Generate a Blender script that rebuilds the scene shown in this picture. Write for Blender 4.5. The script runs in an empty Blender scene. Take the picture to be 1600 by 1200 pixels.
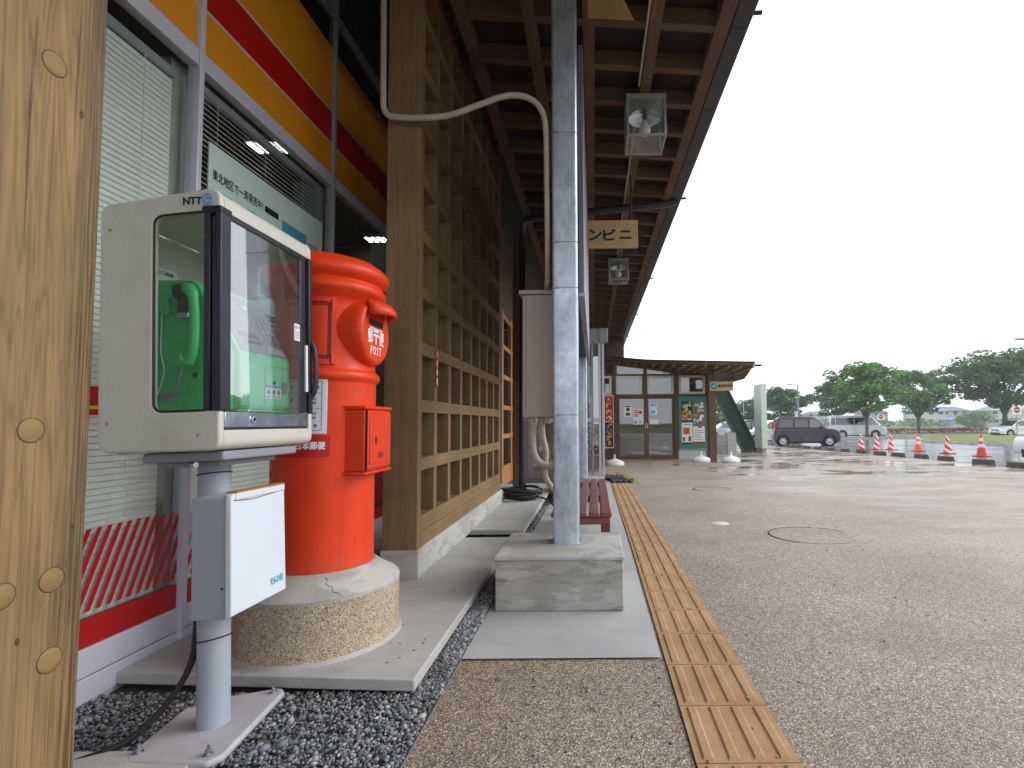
import bpy, bmesh, math, random
import numpy as np
from mathutils import Vector, Matrix, Euler
R = math.radians
random.seed(7)
SC = bpy.context.scene
COL = SC.collection

# ------------------------------------------------------------------ camera
cam_d = bpy.data.cameras.new('camera'); cam = bpy.data.objects.new('camera', cam_d); COL.objects.link(cam)
SC.camera = cam
cam_d.sensor_width = 36; cam_d.lens = 795 / 1600 * 36
cam_d.shift_x = (800 - 928) / 1600; cam_d.shift_y = 17 / 1600
cam_d.clip_start = 0.02; cam_d.clip_end = 3000
pit = math.atan(43 / 795); rol = .008
Fw = Vector((0, math.cos(pit), math.sin(pit))); U0 = Vector((0, -math.sin(pit), math.cos(pit))); R0 = Vector((1, 0, 0))
Uv = U0 * math.cos(rol) + R0 * math.sin(rol); Rv = R0 * math.cos(rol) - U0 * math.sin(rol)
cm = Matrix((Rv, Uv, -Fw)).transposed().to_4x4(); cm.translation = (0, 0, .99)
cam.matrix_world = cm

# ------------------------------------------------------------------ world + sun
w = bpy.data.worlds.new('World'); SC.world = w; w.use_nodes = True
nt = w.node_tree; nt.nodes.clear()
wo = nt.nodes.new('ShaderNodeOutputWorld'); bg = nt.nodes.new('ShaderNodeBackground')
sky = nt.nodes.new('ShaderNodeTexSky'); sky.sky_type = 'NISHITA'; sky.sun_disc = False
sky.sun_elevation = R(33); sky.sun_rotation = R(82)
hs = nt.nodes.new('ShaderNodeHueSaturation'); hs.inputs['Saturation'].default_value = .18
mx = nt.nodes.new('ShaderNodeMix'); mx.data_type = 'RGBA'; mx.inputs[0].default_value = .8
mx.inputs[7].default_value = (11.1, 11.7, 12.7, 1)
nt.links.new(sky.outputs[0], hs.inputs['Color']); nt.links.new(hs.outputs[0], mx.inputs[6])
nt.links.new(mx.outputs[2], bg.inputs[0]); bg.inputs[1].default_value = .13
nt.links.new(bg.outputs[0], wo.inputs[0])
sd = bpy.data.lights.new('sun', 'SUN'); sd.energy = 1.3; sd.angle = R(30); sd.color = (1, .98, .95)
sun = bpy.data.objects.new('sun', sd); COL.objects.link(sun)
sdir = Vector((.9, .12, .58)).normalized()
sun.rotation_euler = sdir.to_track_quat('Z', 'Y').to_euler()
SC.view_settings.view_transform = 'Standard'; SC.view_settings.look = 'None'
SC.view_settings.exposure = 0.28; SC.view_settings.gamma = 1
SC.render.engine = 'CYCLES'
SC.cycles.use_denoising = True
SC.cycles.max_bounces = 10; SC.cycles.diffuse_bounces = 3; SC.cycles.transparent_max_bounces = 16
SC.cycles.sample_clamp_indirect = 8
SC.cycles.caustics_reflective = False

# ------------------------------------------------------------------ ground height
def g(y):
    if y < 4: return 0.0
    if y < 24: return -.0165 * (y - 4)
    if y < 44: return -.33 - .0165 * (y - 24) + .0115 * (y - 24) ** 2 / 40
    return -.545 - .005 * (min(y, 150) - 44)

# ------------------------------------------------------------------ node material helpers
class N:
    def __init__(s, name):
        s.m = bpy.data.materials.new(name); s.m.use_nodes = True
        s.t = s.m.node_tree; s.t.nodes.clear()
        s.out = s.t.nodes.new('ShaderNodeOutputMaterial')
    def n(s, t, **k):
        x = s.t.nodes.new('ShaderNode' + t)
        for a, b in k.items():
            setattr(x, a, b)
        return x
    def l(s, a, b): s.t.links.new(a, b)
    def coord(s, scale=(1, 1, 1), rot=(0, 0, 0), kind='Object'):
        tc = s.n('TexCoord'); mp = s.n('Mapping')
        mp.inputs['Scale'].default_value = scale; mp.inputs['Rotation'].default_value = rot
        s.l(tc.outputs[kind], mp.inputs[0]); return mp.outputs[0]
    def noise(s, v, scale, detail=4, rough=.55, dist=0):
        x = s.n('TexNoise'); x.inputs['Scale'].default_value = scale; x.inputs['Detail'].default_value = detail
        x.inputs['Roughness'].default_value = rough; x.inputs['Distortion'].default_value = dist
        s.l(v, x.inputs['Vector']); return x.outputs['Fac']
    def voro(s, v, scale, feat='F1', rnd=1.0):
        x = s.n('TexVoronoi'); x.feature = feat; x.inputs['Scale'].default_value = scale
        x.inputs['Randomness'].default_value = rnd
        s.l(v, x.inputs['Vector']); return x
    def ramp(s, f, stops, mode='LINEAR'):
        x = s.n('ValToRGB'); x.color_ramp.interpolation = mode; e = x.color_ramp.elements
        while len(e) < len(stops): e.new(.5)
        for i, (p, c) in enumerate(stops):
            e[i].position = p
            e[i].color = (c, c, c, 1) if isinstance(c, (int, float)) else (*c, 1)
        s.l(f, x.inputs[0]); return x.outputs[0]
    def mix(s, f, a, b, mode='MIX'):
        x = s.n('Mix'); x.data_type = 'RGBA'; x.blend_type = mode
        for sock, v in ((0, f), (6, a), (7, b)):
            if isinstance(v, (int, float)):
                x.inputs[sock].default_value = v if sock == 0 else (v, v, v, 1)
            elif isinstance(v, tuple): x.inputs[sock].default_value = (*v, 1)
            else: s.l(v, x.inputs[sock])
        return x.outputs[2]
    def math(s, op, a, b=0.0, clamp=False):
        x = s.n('Math'); x.operation = op; x.use_clamp = clamp
        for i, v in enumerate((a, b)):
            if isinstance(v, (int, float)): x.inputs[i].default_value = v
            else: s.l(v, x.inputs[i])
        return x.outputs[0]
    def bump(s, h, st=.3, dist=.01, nrm=None):
        x = s.n('Bump'); x.inputs['Strength'].default_value = st; x.inputs['Distance'].default_value = dist
        s.l(h, x.inputs['Height'])
        if nrm: s.l(nrm, x.inputs['Normal'])
        return x.outputs[0]
    def pbr(s, col, rough=.5, metal=0, nrm=None, spec=.5, coat=0, emis=None, estr=0):
        p = s.n('BsdfPrincipled')
        for k, v in (('Base Color', col), ('Roughness', rough), ('Metallic', metal)):
            if isinstance(v, (int, float)) and k != 'Base Color': p.inputs[k].default_value = v
            elif isinstance(v, tuple): p.inputs[k].default_value = (*v, 1)
            else: s.l(v, p.inputs[k])
        p.inputs['Specular IOR Level'].default_value = spec
        p.inputs['Coat Weight'].default_value = coat; p.inputs['Coat Roughness'].default_value = .08
        if emis: p.inputs['Emission Color'].default_value = (*emis, 1); p.inputs['Emission Strength'].default_value = estr
        if nrm: s.l(nrm, p.inputs['Normal'])
        s.l(p.outputs[0], s.out.inputs[0]); return s.m

def paint(name, col, rough=.5, metal=0, var=.12, vs=6, bs=0, bst=.1, spec=.5, coat=0, dirt=0):
    """painted/plain surface with soft colour variation, optional fine bump and dirt specks"""
    a = N(name); v = a.coord()
    f = a.noise(v, vs, 5, .6)
    lo = tuple(max(0, c * (1 - var)) for c in col); hi = tuple(min(1, c * (1 + var * .6)) for c in col)
    c = a.ramp(f, [(.3, lo), (.7, hi)])
    if dirt:
        d = a.ramp(a.noise(v, vs * 5, 6, .7), [(.52, 0), (.75, dirt)])
        c = a.mix(d, c, tuple(x * .45 + .02 for x in col))
    rr = a.ramp(a.noise(v, vs * 3, 3), [(.3, max(.03, rough - .08)), (.7, min(1, rough + .1))])
    nr = a.bump(a.noise(v, bs, 4), bst, .004) if bs else None
    return a.pbr(c, rr, metal, nr, spec, coat)

def flat(name, col, rough=.6, metal=0, spec=.4):
    a = N(name); v = a.coord()
    c = a.ramp(a.noise(v, 9, 3), [(.3, tuple(x * .93 for x in col)), (.7, col)])
    return a.pbr(c, rough, metal, None, spec)

def wood(name, dark, light, axis=2, gs=45, knot=0, bump=.25, wear=None, rough=.72, ring=3.0):
    a = N(name)
    sc = [gs, gs, gs]; sc[axis] = gs * .03
    v = a.coord(tuple(sc)); v1 = a.coord()
    sc2 = [ring * 3, ring * 3, ring * 3]; sc2[axis] = ring * .13
    big = a.noise(a.coord(tuple(sc2)), 1.6, 3, .5, .6)
    rings = a.math('FRACT', a.math('MULTIPLY', big, 15.0))
    rings = a.ramp(rings, [(0, .44), (.35, .64), (.8, .58), (1, .44)])
    fine = a.noise(v, 1.0, 6, .7, .2)
    f = a.mix(.55, fine, rings)
    c = a.ramp(f, [(.28, dark), (.62, light), (.85, tuple(min(1, x * 1.15) for x in light))])
    blot = a.ramp(a.noise(v1, 2.2, 4), [(.35, .78), (.7, 1.08)])
    c = a.mix(1.0, c, blot, 'MULTIPLY')
    if wear:
        c = wear(a, c, v1, fine)
    kn = a.voro(a.coord((7, 7, 3.2)), 1.0)
    kd = a.ramp(kn.outputs['Distance'], [(.045, 1), (.085, 0)])
    c = a.mix(a.math('MULTIPLY', kd, .75), c, tuple(x * .35 for x in dark))
    return a.pbr(c, rough, 0, a.bump(f, bump, .004), .3)

def glass(name, tint=(1, 1, 1), gain=1.6, base=.045, rough=0.0, dirt=0.0):
    a = N(name)
    lw = a.n('LayerWeight'); lw.inputs[0].default_value = .5
    f5 = a.math('POWER', lw.outputs['Facing'], 5.0)
    F = a.math('ADD', a.math('MULTIPLY', f5, 1 - base), base)
    F = a.math('MULTIPLY', F, gain, True)
    tr = a.n('BsdfTransparent'); tr.inputs[0].default_value = (*tint, 1)
    gl = a.n('BsdfGlossy'); gl.inputs['Roughness'].default_value = rough
    ms = a.n('MixShader'); a.l(F, ms.inputs[0]); a.l(tr.outputs[0], ms.inputs[1]); a.l(gl.outputs[0], ms.inputs[2])
    if dirt:
        df = a.n('BsdfDiffuse'); df.inputs[0].default_value = (.7, .72, .72, 1)
        m2 = a.n('MixShader'); a.l(a.math('MULTIPLY', a.noise(a.coord(), 4, 5), dirt), m2.inputs[0])
        a.l(ms.outputs[0], m2.inputs[1]); a.l(df.outputs[0], m2.inputs[2]); ms = m2
    a.l(ms.outputs[0], a.out.inputs[0]); return a.m

def emit(name, col, st):
    a = N(name); e = a.n('Emission'); e.inputs[0].default_value = (*col, 1); e.inputs[1].default_value = st
    a.l(e.outputs[0], a.out.inputs[0]); return a.m

# ------------------------------------------------------------------ mesh builder
class MB:
    def __init__(s): s.v = []; s.f = []
    def add(s, vs, fs):
        b = len(s.v); s.v += [tuple(p) for p in vs]; s.f += [tuple(i + b for i in f) for f in fs]; return s
    def box(s, x0, x1, y0, y1, z0, z1, M=None):
        p = [Vector((x, y, z)) for z in (z0, z1) for y in (y0, y1) for x in (x0, x1)]
        if M: p = [M @ q for q in p]
        return s.add(p, [(0, 2, 3, 1), (4, 5, 7, 6), (0, 1, 5, 4), (2, 6, 7, 3), (0, 4, 6, 2), (1, 3, 7, 5)])
    def cyl(s, p0, p1, r0, r1=None, n=16, caps=True):
        r1 = r0 if r1 is None else r1
        p0 = Vector(p0); p1 = Vector(p1); d = (p1 - p0).normalized()
        a = d.orthogonal().normalized(); b = d.cross(a)
        vs = [p + (a * math.cos(2 * math.pi * i / n) + b * math.sin(2 * math.pi * i / n)) * r for p, r in ((p0, r0), (p1, r1)) for i in range(n)]
        fs = [(i, (i + 1) % n, n + (i + 1) % n, n + i) for i in range(n)]
        if caps: fs += [tuple(range(n))[::-1], tuple(range(n, 2 * n))]
        return s.add(vs, fs)
    def tube(s, pts, r, n=10, caps=True, closed=False):
        pts = [Vector(p) for p in pts]; m = len(pts); rs = r if isinstance(r, (list, tuple)) else [r] * m
        vs = []; a = None
        for i, p in enumerate(pts):
            if closed: d = (pts[(i + 1) % m] - pts[i - 1]).normalized()
            else: d = (pts[min(i + 1, m - 1)] - pts[max(i - 1, 0)]).normalized()
            a = d.orthogonal().normalized() if a is None else (a - d * a.dot(d)).normalized()
            b = d.cross(a)
            vs += [p + (a * math.cos(2 * math.pi * k / n) + b * math.sin(2 * math.pi * k / n)) * rs[i] for k in range(n)]
        fs = []
        for i in range(m if closed else m - 1):
            j = (i + 1) % m
            fs += [(i * n + k, i * n + (k + 1) % n, j * n + (k + 1) % n, j * n + k) for k in range(n)]
        if caps and not closed: fs += [tuple(range(n))[::-1], tuple(range((m - 1) * n, m * n))]
        return s.add(vs, fs)
    def lathe(s, prof, c=(0, 0, 0), n=48, M=None, a0=0, a1=360):
        full = (a1 - a0) >= 360; k = n if full else n + 1
        vs = []
        for r, z in prof:
            for i in range(k):
                t = R(a0 + (a1 - a0) * i / n); p = Vector((r * math.cos(t), r * math.sin(t), z))
                p = (M @ p) if M else p + Vector(c); vs.append(p)
        fs = []
        for j in range(len(prof) - 1):
            for i in range(n):
                i2 = (i + 1) % k
                fs.append((j * k + i, j * k + i2, (j + 1) * k + i2, (j + 1) * k + i))
        return s.add(vs, fs)
    def prism(s, poly, a0, a1, axis='y'):
        def P(u, v, w): return {'y': (u, w, v), 'x': (w, u, v), 'z': (u, v, w)}[axis]
        n = len(poly)
        vs = [P(u, v, a0) for u, v in poly] + [P(u, v, a1) for u, v in poly]
        fs = [tuple(range(n)), tuple(range(n, 2 * n))[::-1]] + [(i, n + i, n + (i + 1) % n, (i + 1) % n) for i in range(n)]
        return s.add(vs, fs)
    def quad(s, a, b, c, d): return s.add([a, b, c, d], [(0, 1, 2, 3)])
    def sphere(s, c, r, n=12, m=8, sc=(1, 1, 1)):
        c = Vector(c)
        prof = [(math.sin(math.pi * j / m), -math.cos(math.pi * j / m)) for j in range(m + 1)]
        vs = []
        for rr, z in prof:
            for i in range(n):
                t = 2 * math.pi * i / n
                vs.append(c + Vector((rr * math.cos(t) * sc[0], rr * math.sin(t) * sc[1], z * sc[2])) * r)
        fs = [(j * n + i, j * n + (i + 1) % n, (j + 1) * n + (i + 1) % n, (j + 1) * n + i) for j in range(m) for i in range(n)]
        return s.add(vs, fs)
    def build(s, name, mat, parent=None, bevel=0, smooth=None, seg=2, off=None, sub=0):
        if parent is not None and off is None: off = parent.get('_o', (0, 0, 0))
        off = Vector(off) if off is not None else Vector((0, 0, 0))
        me = bpy.data.meshes.new(name)
        me.from_pydata([Vector(p) - off for p in s.v], [], s.f)
        bm = bmesh.new(); bm.from_mesh(me)
        bmesh.ops.remove_doubles(bm, verts=bm.verts, dist=1e-6)
        bmesh.ops.recalc_face_normals(bm, faces=bm.faces)
        bm.to_mesh(me); bm.free()
        me.materials.append(mat)
        if smooth is not None:
            for p in me.polygons: p.use_smooth = True
            me.set_sharp_from_angle(angle=R(smooth))
        o = bpy.data.objects.new(name, me); COL.objects.link(o)
        if parent is not None: o.parent = parent
        else: o.location = off
        o['_o'] = tuple(off)
        if bevel:
            m = o.modifiers.new('bevel', 'BEVEL'); m.width = bevel; m.segments = seg; m.limit_method = 'ANGLE'; m.angle_limit = R(35)
            m.harden_normals = False
            if smooth is None:
                for p in me.polygons: p.use_smooth = True
                me.set_sharp_from_angle(angle=R(60))
        return o

def rrect(x0, x1, z0, z1, r, n=5):
    out = []
    for cx, cz, a in ((x1 - r, z1 - r, 0), (x0 + r, z1 - r, 90), (x0 + r, z0 + r, 180), (x1 - r, z0 + r, 270)):
        for i in range(n + 1):
            t = R(a + 90 * i / n); out.append((cx + r * math.cos(t), cz + r * math.sin(t)))
    return out

def tag(o, label, cat, group=None, kind=None):
    if label: o['label'] = label
    if cat: o['category'] = cat
    if group: o['group'] = group
    if kind: o['kind'] = kind
    return o
def thing(name, loc, label, cat, group=None, rot=None):
    o = bpy.data.objects.new(name, None); COL.objects.link(o); o.location = loc; o.empty_display_size = .1
    o['_o'] = tuple(loc)
    if rot: o.rotation_euler = rot
    return tag(o, label, cat, group)
def structure(o): o['kind'] = 'structure'; return o
CH = {}
def copy_tree(src, loc, rot=None, label=None):
    def rec(o, par):
        c = o.copy(); COL.objects.link(c)
        if par is not None: c.parent = par
        for k in list(o.children): rec(k, c)
        return c
    r = rec(src, None); r.location = loc
    if rot is not None: r.rotation_euler = rot
    if label: r['label'] = label
    return r

def text_mesh(body, size):
    c = bpy.data.curves.new('t', 'FONT'); c.body = body; c.size = size; c.resolution_u = 3
    c.align_x = 'CENTER'; c.align_y = 'CENTER'
    o = bpy.data.objects.new('t', c); COL.objects.link(o)
    bpy.context.view_layer.update()
    me = bpy.data.meshes.new_from_object(o.evaluated_get(bpy.context.evaluated_depsgraph_get()))
    v = [tuple(x.co) for x in me.vertices]; f = [tuple(p.vertices) for p in me.polygons]
    bpy.data.objects.remove(o); bpy.data.curves.remove(c); bpy.data.meshes.remove(me)
    return v, f
def lettering(mb, body, w, h, org, right, up, mapf=None, lift=0.0, bold=0):
    """letters fitted in w x h, centred at org in the plane (right, up)"""
    v, f = text_mesh(body, 1.0)
    xs = [p[0] for p in v]; ys = [p[1] for p in v]
    cx, cy = (min(xs) + max(xs)) / 2, (min(ys) + max(ys)) / 2
    sx = w / (max(xs) - min(xs)); sy = h / (max(ys) - min(ys)) if h else sx
    right = Vector(right); up = Vector(up); nrm = right.cross(up).normalized(); org = Vector(org)
    offs = [(0, 0)] if not bold else [(0, 0), (bold, 0), (-bold, 0), (0, bold), (0, -bold)]
    for k, (ox, oy) in enumerate(offs):
        vs = []
        for p in v:
            a, b = (p[0] - cx) * sx + ox, (p[1] - cy) * sy + oy
            q = mapf(a, b, lift + k * .00012) if mapf else org + right * a + up * b + nrm * (lift + k * .00012)
            vs.append(q)
        mb.add(vs, f)
    return mb

# ------------------------------------------------------------------ materials
def m_aggregate():
    a = N('exposed_aggregate'); v = a.coord()
    vo = a.voro(v, 185); vf = a.voro(v, 380)
    hue = a.n('SeparateColor'); a.l(vo.outputs['Color'], hue.inputs[0])
    c = a.ramp(hue.outputs[0], [(0, (.05, .043, .038)), (.16, (.16, .13, .105)), (.42, (.36, .295, .23)), (.66, (.53, .45, .355)), (.84, (.47, .325, .225)), (.95, (.90, .84, .75))], 'LINEAR')
    hf = a.n('SeparateColor'); a.l(vf.outputs['Color'], hf.inputs[0])
    c = a.mix(.4, c, a.ramp(hf.outputs[1], [(0, (.10, .09, .08)), (.5, (.46, .39, .31)), (1, (.80, .73, .62))]))
    edge = a.ramp(vo.outputs['Distance'], [(.0, 1.12), (.42, .92), (.62, .38)])
    c = a.mix(1, c, edge, 'MULTIPLY')
    pat = a.ramp(a.noise(v, 1.1, 5), [(.3, .80), (.7, 1.14)])
    c = a.mix(1, c, pat, 'MULTIPLY')
    for sc_, lo_, hi_ in ((28, .80, 1.18), (70, .72, 1.25)):
        c = a.mix(1, c, a.ramp(a.noise(v, sc_, 3, .7), [(.32, lo_), (.68, hi_)]), 'MULTIPLY')
    c = a.mix(1, c, (1.08, 1.0, .89), 'MULTIPLY')
    stain = a.ramp(a.noise(a.coord((.5, .8, 1)), 1.7, 6, .7, .8), [(.55, 0), (.68, .28)])
    c = a.mix(stain, c, (.13, .11, .09))
    spots = a.ramp(a.voro(v, 9).outputs['Distance'], [(.035, .35), (.06, 1)])
    c = a.mix(1, c, spots, 'MULTIPLY')
    # rain wet away from the roof edge
    sp = a.n('SeparateXYZ'); a.l(v, sp.inputs[0])
    out = a.math('MULTIPLY', a.math('SUBTRACT', a.math('ADD', sp.outputs[0], a.math('MULTIPLY', sp.outputs[1], .14)), 2.1), .42, True)
    film = a.ramp(a.noise(a.coord((.55, 1.15, 1)), 1.0, 6, .62, .7), [(.45, 0), (.55, 1)])
    far = a.math('MULTIPLY', a.math('SUBTRACT', sp.outputs[1], 6.5), .16, True)
    film = a.math('MULTIPLY', film, a.math('ADD', a.math('MULTIPLY', far, .95), .35))
    wet = a.math('MULTIPLY', film, out, True)
    damp = a.math('MULTIPLY', out, .10)
    c = a.mix(damp, c, a.mix(1, c, (.5, .48, .46), 'MULTIPLY'))
    rough = a.math('SUBTRACT', .62, a.math('ADD', a.math('MULTIPLY', wet, .42), a.math('MULTIPLY', out, .12)))
    bst = a.math('SUBTRACT', .55, a.math('MULTIPLY', wet, .52))
    b = a.n('Bump'); b.inputs['Distance'].default_value = .004; a.l(bst, b.inputs['Strength'])
    inv = a.math('SUBTRACT', 1.0, vo.outputs['Distance']); a.l(inv, b.inputs['Height'])
    return a.pbr(c, rough, 0, b.outputs[0], .75)
def m_asphalt():
    a = N('wet_asphalt'); v = a.coord()
    c = a.ramp(a.noise(v, 120, 3), [(.3, (.09, .096, .105)), (.7, (.16, .168, .18))])
    c = a.mix(1, c, a.ramp(a.noise(v, .5, 4), [(.3, .8), (.7, 1.15)]), 'MULTIPLY')
    film = a.ramp(a.noise(a.coord((.35, 1.3, 1)), .9, 5, .6, .6), [(.36, .26), (.56, .13)])
    return a.pbr(c, film, 0, a.bump(a.noise(v, 5, 3), .05, .006), 1.0)
def m_concrete(name, lo, hi, sc=5, stain=.0, bump=.15):
    a = N(name); v = a.coord()
    c = a.ramp(a.noise(v, sc, 8, .62), [(.3, lo), (.72, hi)])
    fine = a.noise(v, 140, 3)
    c = a.mix(1, c, a.ramp(fine, [(.3, .88), (.7, 1.08)]), 'MULTIPLY')
    pits = a.ramp(a.voro(v, 34).outputs['Distance'], [(.04, .55), (.08, 1)])
    c = a.mix(.7, c, a.mix(1, c, pits, 'MULTIPLY'))
    if stain:
        st = a.ramp(a.noise(a.coord((1.5, 1.5, 7)), 1.6, 7, .7, .4), [(.46, 0), (.60, stain)])
        c = a.mix(st, c, tuple(x * .42 for x in lo))
        st2 = a.ramp(a.noise(a.coord((1.4, 1.4, 5)), 2.0, 5, .6, .3), [(.5, 0), (.56, .5)])
        c = a.mix(st2, c, tuple(min(1, x * 1.3) for x in hi))
    return a.pbr(c, .82, 0, a.bump(a.noise(v, 90, 5), bump, .003), .3)
def m_galv():
    a = N('galvanised_steel'); v = a.coord()
    vo = a.voro(a.coord((1, 1, .7)), 55); h = a.n('SeparateColor'); a.l(vo.outputs['Color'], h.inputs[0])
    c = a.ramp(h.outputs[0], [(0, (.36, .41, .49)), (1, (.52, .57, .65))])
    bl = a.ramp(a.noise(a.coord((1, 1, .45)), 5, 7, .75, .4), [(.33, (.20, .25, .32)), (.46, (.40, .46, .54)), (.68, (.74, .80, .88))])
    c = a.mix(.74, c, bl)
    pits = a.ramp(a.noise(a.coord((1, 1, .8)), 60, 5, .7), [(.63, 1), (.70, .5)])
    c = a.mix(1, c, pits, 'MULTIPLY')
    rr = a.ramp(a.noise(v, 9, 5), [(.3, .28), (.7, .5)])
    return a.pbr(c, rr, .6, a.bump(a.noise(v, 24, 4), .06, .004), .5)
def m_pebbleface():
    a = N('washed_aggregate_render'); v = a.coord()
    vo = a.voro(v, 300); h = a.n('SeparateColor'); a.l(vo.outputs['Color'], h.inputs[0])
    c = a.ramp(h.outputs[0], [(0, (.16, .11, .075)), (.25, (.48, .36, .23)), (.6, (.72, .58, .40)), (.85, (.80, .71, .57)), (1, (.25, .21, .18))])
    c = a.mix(1, c, a.ramp(vo.outputs['Distance'], [(0, 1.1), (.45, .9), (.65, .45)]), 'MULTIPLY')
    c = a.mix(a.ramp(a.noise(v, 7, 4), [(.45, 0), (.75, .45)]), c, (.30, .21, .12))
    return a.pbr(c, .7, 0, a.bump(vo.outputs['Distance'], -.6, .004), .35)
def m_tactile():
    a = N('tactile_tile'); v = a.coord()
    c = a.ramp(a.noise(v, 3.3, 7, .65), [(.28, (.34, .195, .09)), (.52, (.44, .265, .13)), (.75, (.51, .335, .185))])
    c = a.mix(1, c, a.ramp(a.noise(v, 240, 3), [(.3, .82), (.7, 1.1)]), 'MULTIPLY')
    sp = a.ramp(a.voro(v, 60).outputs['Distance'], [(.05, .45), (.11, 1)])
    c = a.mix(.6, c, a.mix(1, c, sp, 'MULTIPLY'))
    return a.pbr(c, .7, 0, a.bump(a.noise(v, 180, 4), .25, .002), .3)
def m_gravel():
    a = N('gravel_stones')
    at = a.n('ObjectInfo'); v = a.coord()
    ge = a.n('NewGeometry')
    c = a.ramp(ge.outputs['Random Per Island'], [(0, (.075, .082, .092)), (.3, (.16, .175, .195)), (.62, (.25, .27, .29)), (.86, (.36, .375, .38)), (.93, (.36, .27, .18)), (.97, (.52, .52, .50))])
    # darker damp soil patch
    sp = a.ramp(a.noise(v, 2.3, 3), [(.36, .55), (.6, 1.08)])
    c = a.mix(1, c, sp, 'MULTIPLY')
    return a.pbr(c, .62, 0, a.bump(a.noise(v, 160, 3), .25, .002), .4)

M = {}
M['agg'] = m_aggregate(); M['asph'] = m_asphalt(); M['galv'] = m_galv(); M['pebf'] = m_pebbleface()
M['tact'] = m_tactile(); M['gravel'] = m_gravel()
M['slab'] = m_concrete('smooth_concrete', (.35, .34, .315), (.52, .505, .475), 3, 0, .08)
M['pad'] = m_concrete('pale_concrete', (.36, .365, .36), (.48, .485, .48), 2.5, 0, .06)
M['ped'] = m_concrete('stained_concrete', (.29, .28, .25), (.42, .41, .38), 3, .6, .2)
M['curb'] = m_concrete('grey_concrete', (.34, .33, .305), (.46, .45, .42), 6, .12, .12)
M['joint'] = flat('dark_joint', (.06, .05, .04), .9)
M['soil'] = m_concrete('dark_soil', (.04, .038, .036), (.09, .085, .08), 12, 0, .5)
def post_wear(a, c, v1, fine):
    sp = a.n('SeparateXYZ'); a.l(v1, sp.inputs[0])
    # weathered grey-brown streaks along the far arris
    m = a.math('MULTIPLY', a.math('ADD', a.math('SUBTRACT', sp.outputs[1], .036), a.math('MULTIPLY', a.math('SUBTRACT', a.noise(a.coord((3, 3, 1.4)), 3, 4), .5), .09)), 24, True)
    st = a.ramp(a.noise(a.coord((230, 230, 3)), 1.0, 5, .8), [(.42, 1), (.56, .0)])
    c = a.mix(a.math('MULTIPLY', m, a.math('ADD', a.math('MULTIPLY', st, .78), .16)), c, (.055, .038, .02))
    cr = a.ramp(a.noise(a.coord((75, 75, 1.1)), 1.0, 5, .7, .3), [(.62, 0), (.66, .8)])
    c = a.mix(cr, c, (.05, .032, .016))
    gry = a.ramp(a.noise(a.coord((9, 9, 2)), 1.0, 4, .6), [(.45, 0), (.7, .4)])
    c = a.mix(gry, c, (.17, .135, .085))
    return c
M['oldwood'] = wood('weathered_timber', (.06, .036, .013), (.345, .222, .095), 2, 120, wear=post_wear, bump=.5, ring=3.2)
M['timber'] = wood('tan_timber', (.125, .074, .033), (.265, .170, .078), 2, 50, bump=.12, ring=2.2)
M['timberY'] = wood('tan_timber_lengthwise', (.12, .072, .030), (.27, .172, .076), 1, 50, bump=.12, ring=2.2)
M['bark0'] = paint('knot_wood', (.10, .055, .024), .8, 0, .5, 90)
M['plugwood'] = wood('plug_timber', (.24, .15, .055), (.34, .22, .09), 1, 90, bump=.2, ring=1)
M['raft'] = wood('rafter_timber', (.08, .047, .031), (.165, .10, .066), 0, 40, bump=.1)
M['raftY'] = wood('purlin_timber', (.08, .047, .031), (.17, .105, .07), 1, 40, bump=.1)
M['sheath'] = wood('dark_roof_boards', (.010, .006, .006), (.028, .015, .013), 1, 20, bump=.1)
M['ply'] = wood('plywood', (.32, .20, .08), (.46, .31, .13), 1, 20, bump=.05)
M['signwood'] = wood('sign_board_wood', (.42, .27, .12), (.62, .43, .22), 0, 30, bump=.05)
M['doorwood'] = wood('orange_door_wood', (.30, .13, .04), (.52, .26, .09), 2, 40, bump=.05)
M['darkwood'] = wood('dark_brown_wood', (.05, .030, .020), (.14, .085, .055), 2, 40, bump=.1)
M['brownwood'] = wood('brown_door_wood', (.07, .036, .022), (.17, .09, .055), 2, 40, bump=.05)
M['fascia'] = paint('dark_fascia_metal', (.022, .023, .029), .35, .2, .2, 3, coat=.1)
M['black'] = flat('black_plastic', (.012, .012, .013), .45)
M['rubber'] = flat('black_rubber', (.018, .018, .019), .6)
M['navy'] = paint('dark_navy_frame', (.024, .025, .036), .35, .3, .1, 5)
M['ivory'] = paint('ivory_enamel', (.60, .585, .52), .42, 0, .08, 3, 0, .1, .5, .1, dirt=.28)
M['greypaint'] = paint('grey_enamel', (.36, .39, .45), .42, 0, .07, 4, dirt=.1)
M['greymid'] = paint('mid_grey_enamel', (.27, .285, .32), .45, 0, .1, 5)
M['whitepaint'] = paint('white_enamel', (.66, .72, .79), .38, 0, .03, 3)
M['plate'] = paint('base_plate_paint', (.47, .45, .47), .55, 0, .12, 5, 60, .15, dirt=.3)
M['rust'] = paint('rust', (.40, .17, .035), .85, 0, .35, 40)
M['steel'] = paint('brushed_steel', (.42, .45, .52), .22, .9, .12, 7)
M['alu'] = paint('aluminium', (.40, .42, .47), .35, .35, .08, 4)
M['aluw'] = paint('pale_aluminium', (.60, .61, .70), .38, .1, .05, 4)
M['alug'] = paint('grey_aluminium', (.30, .30, .32), .35, .4, .08, 4)
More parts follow.
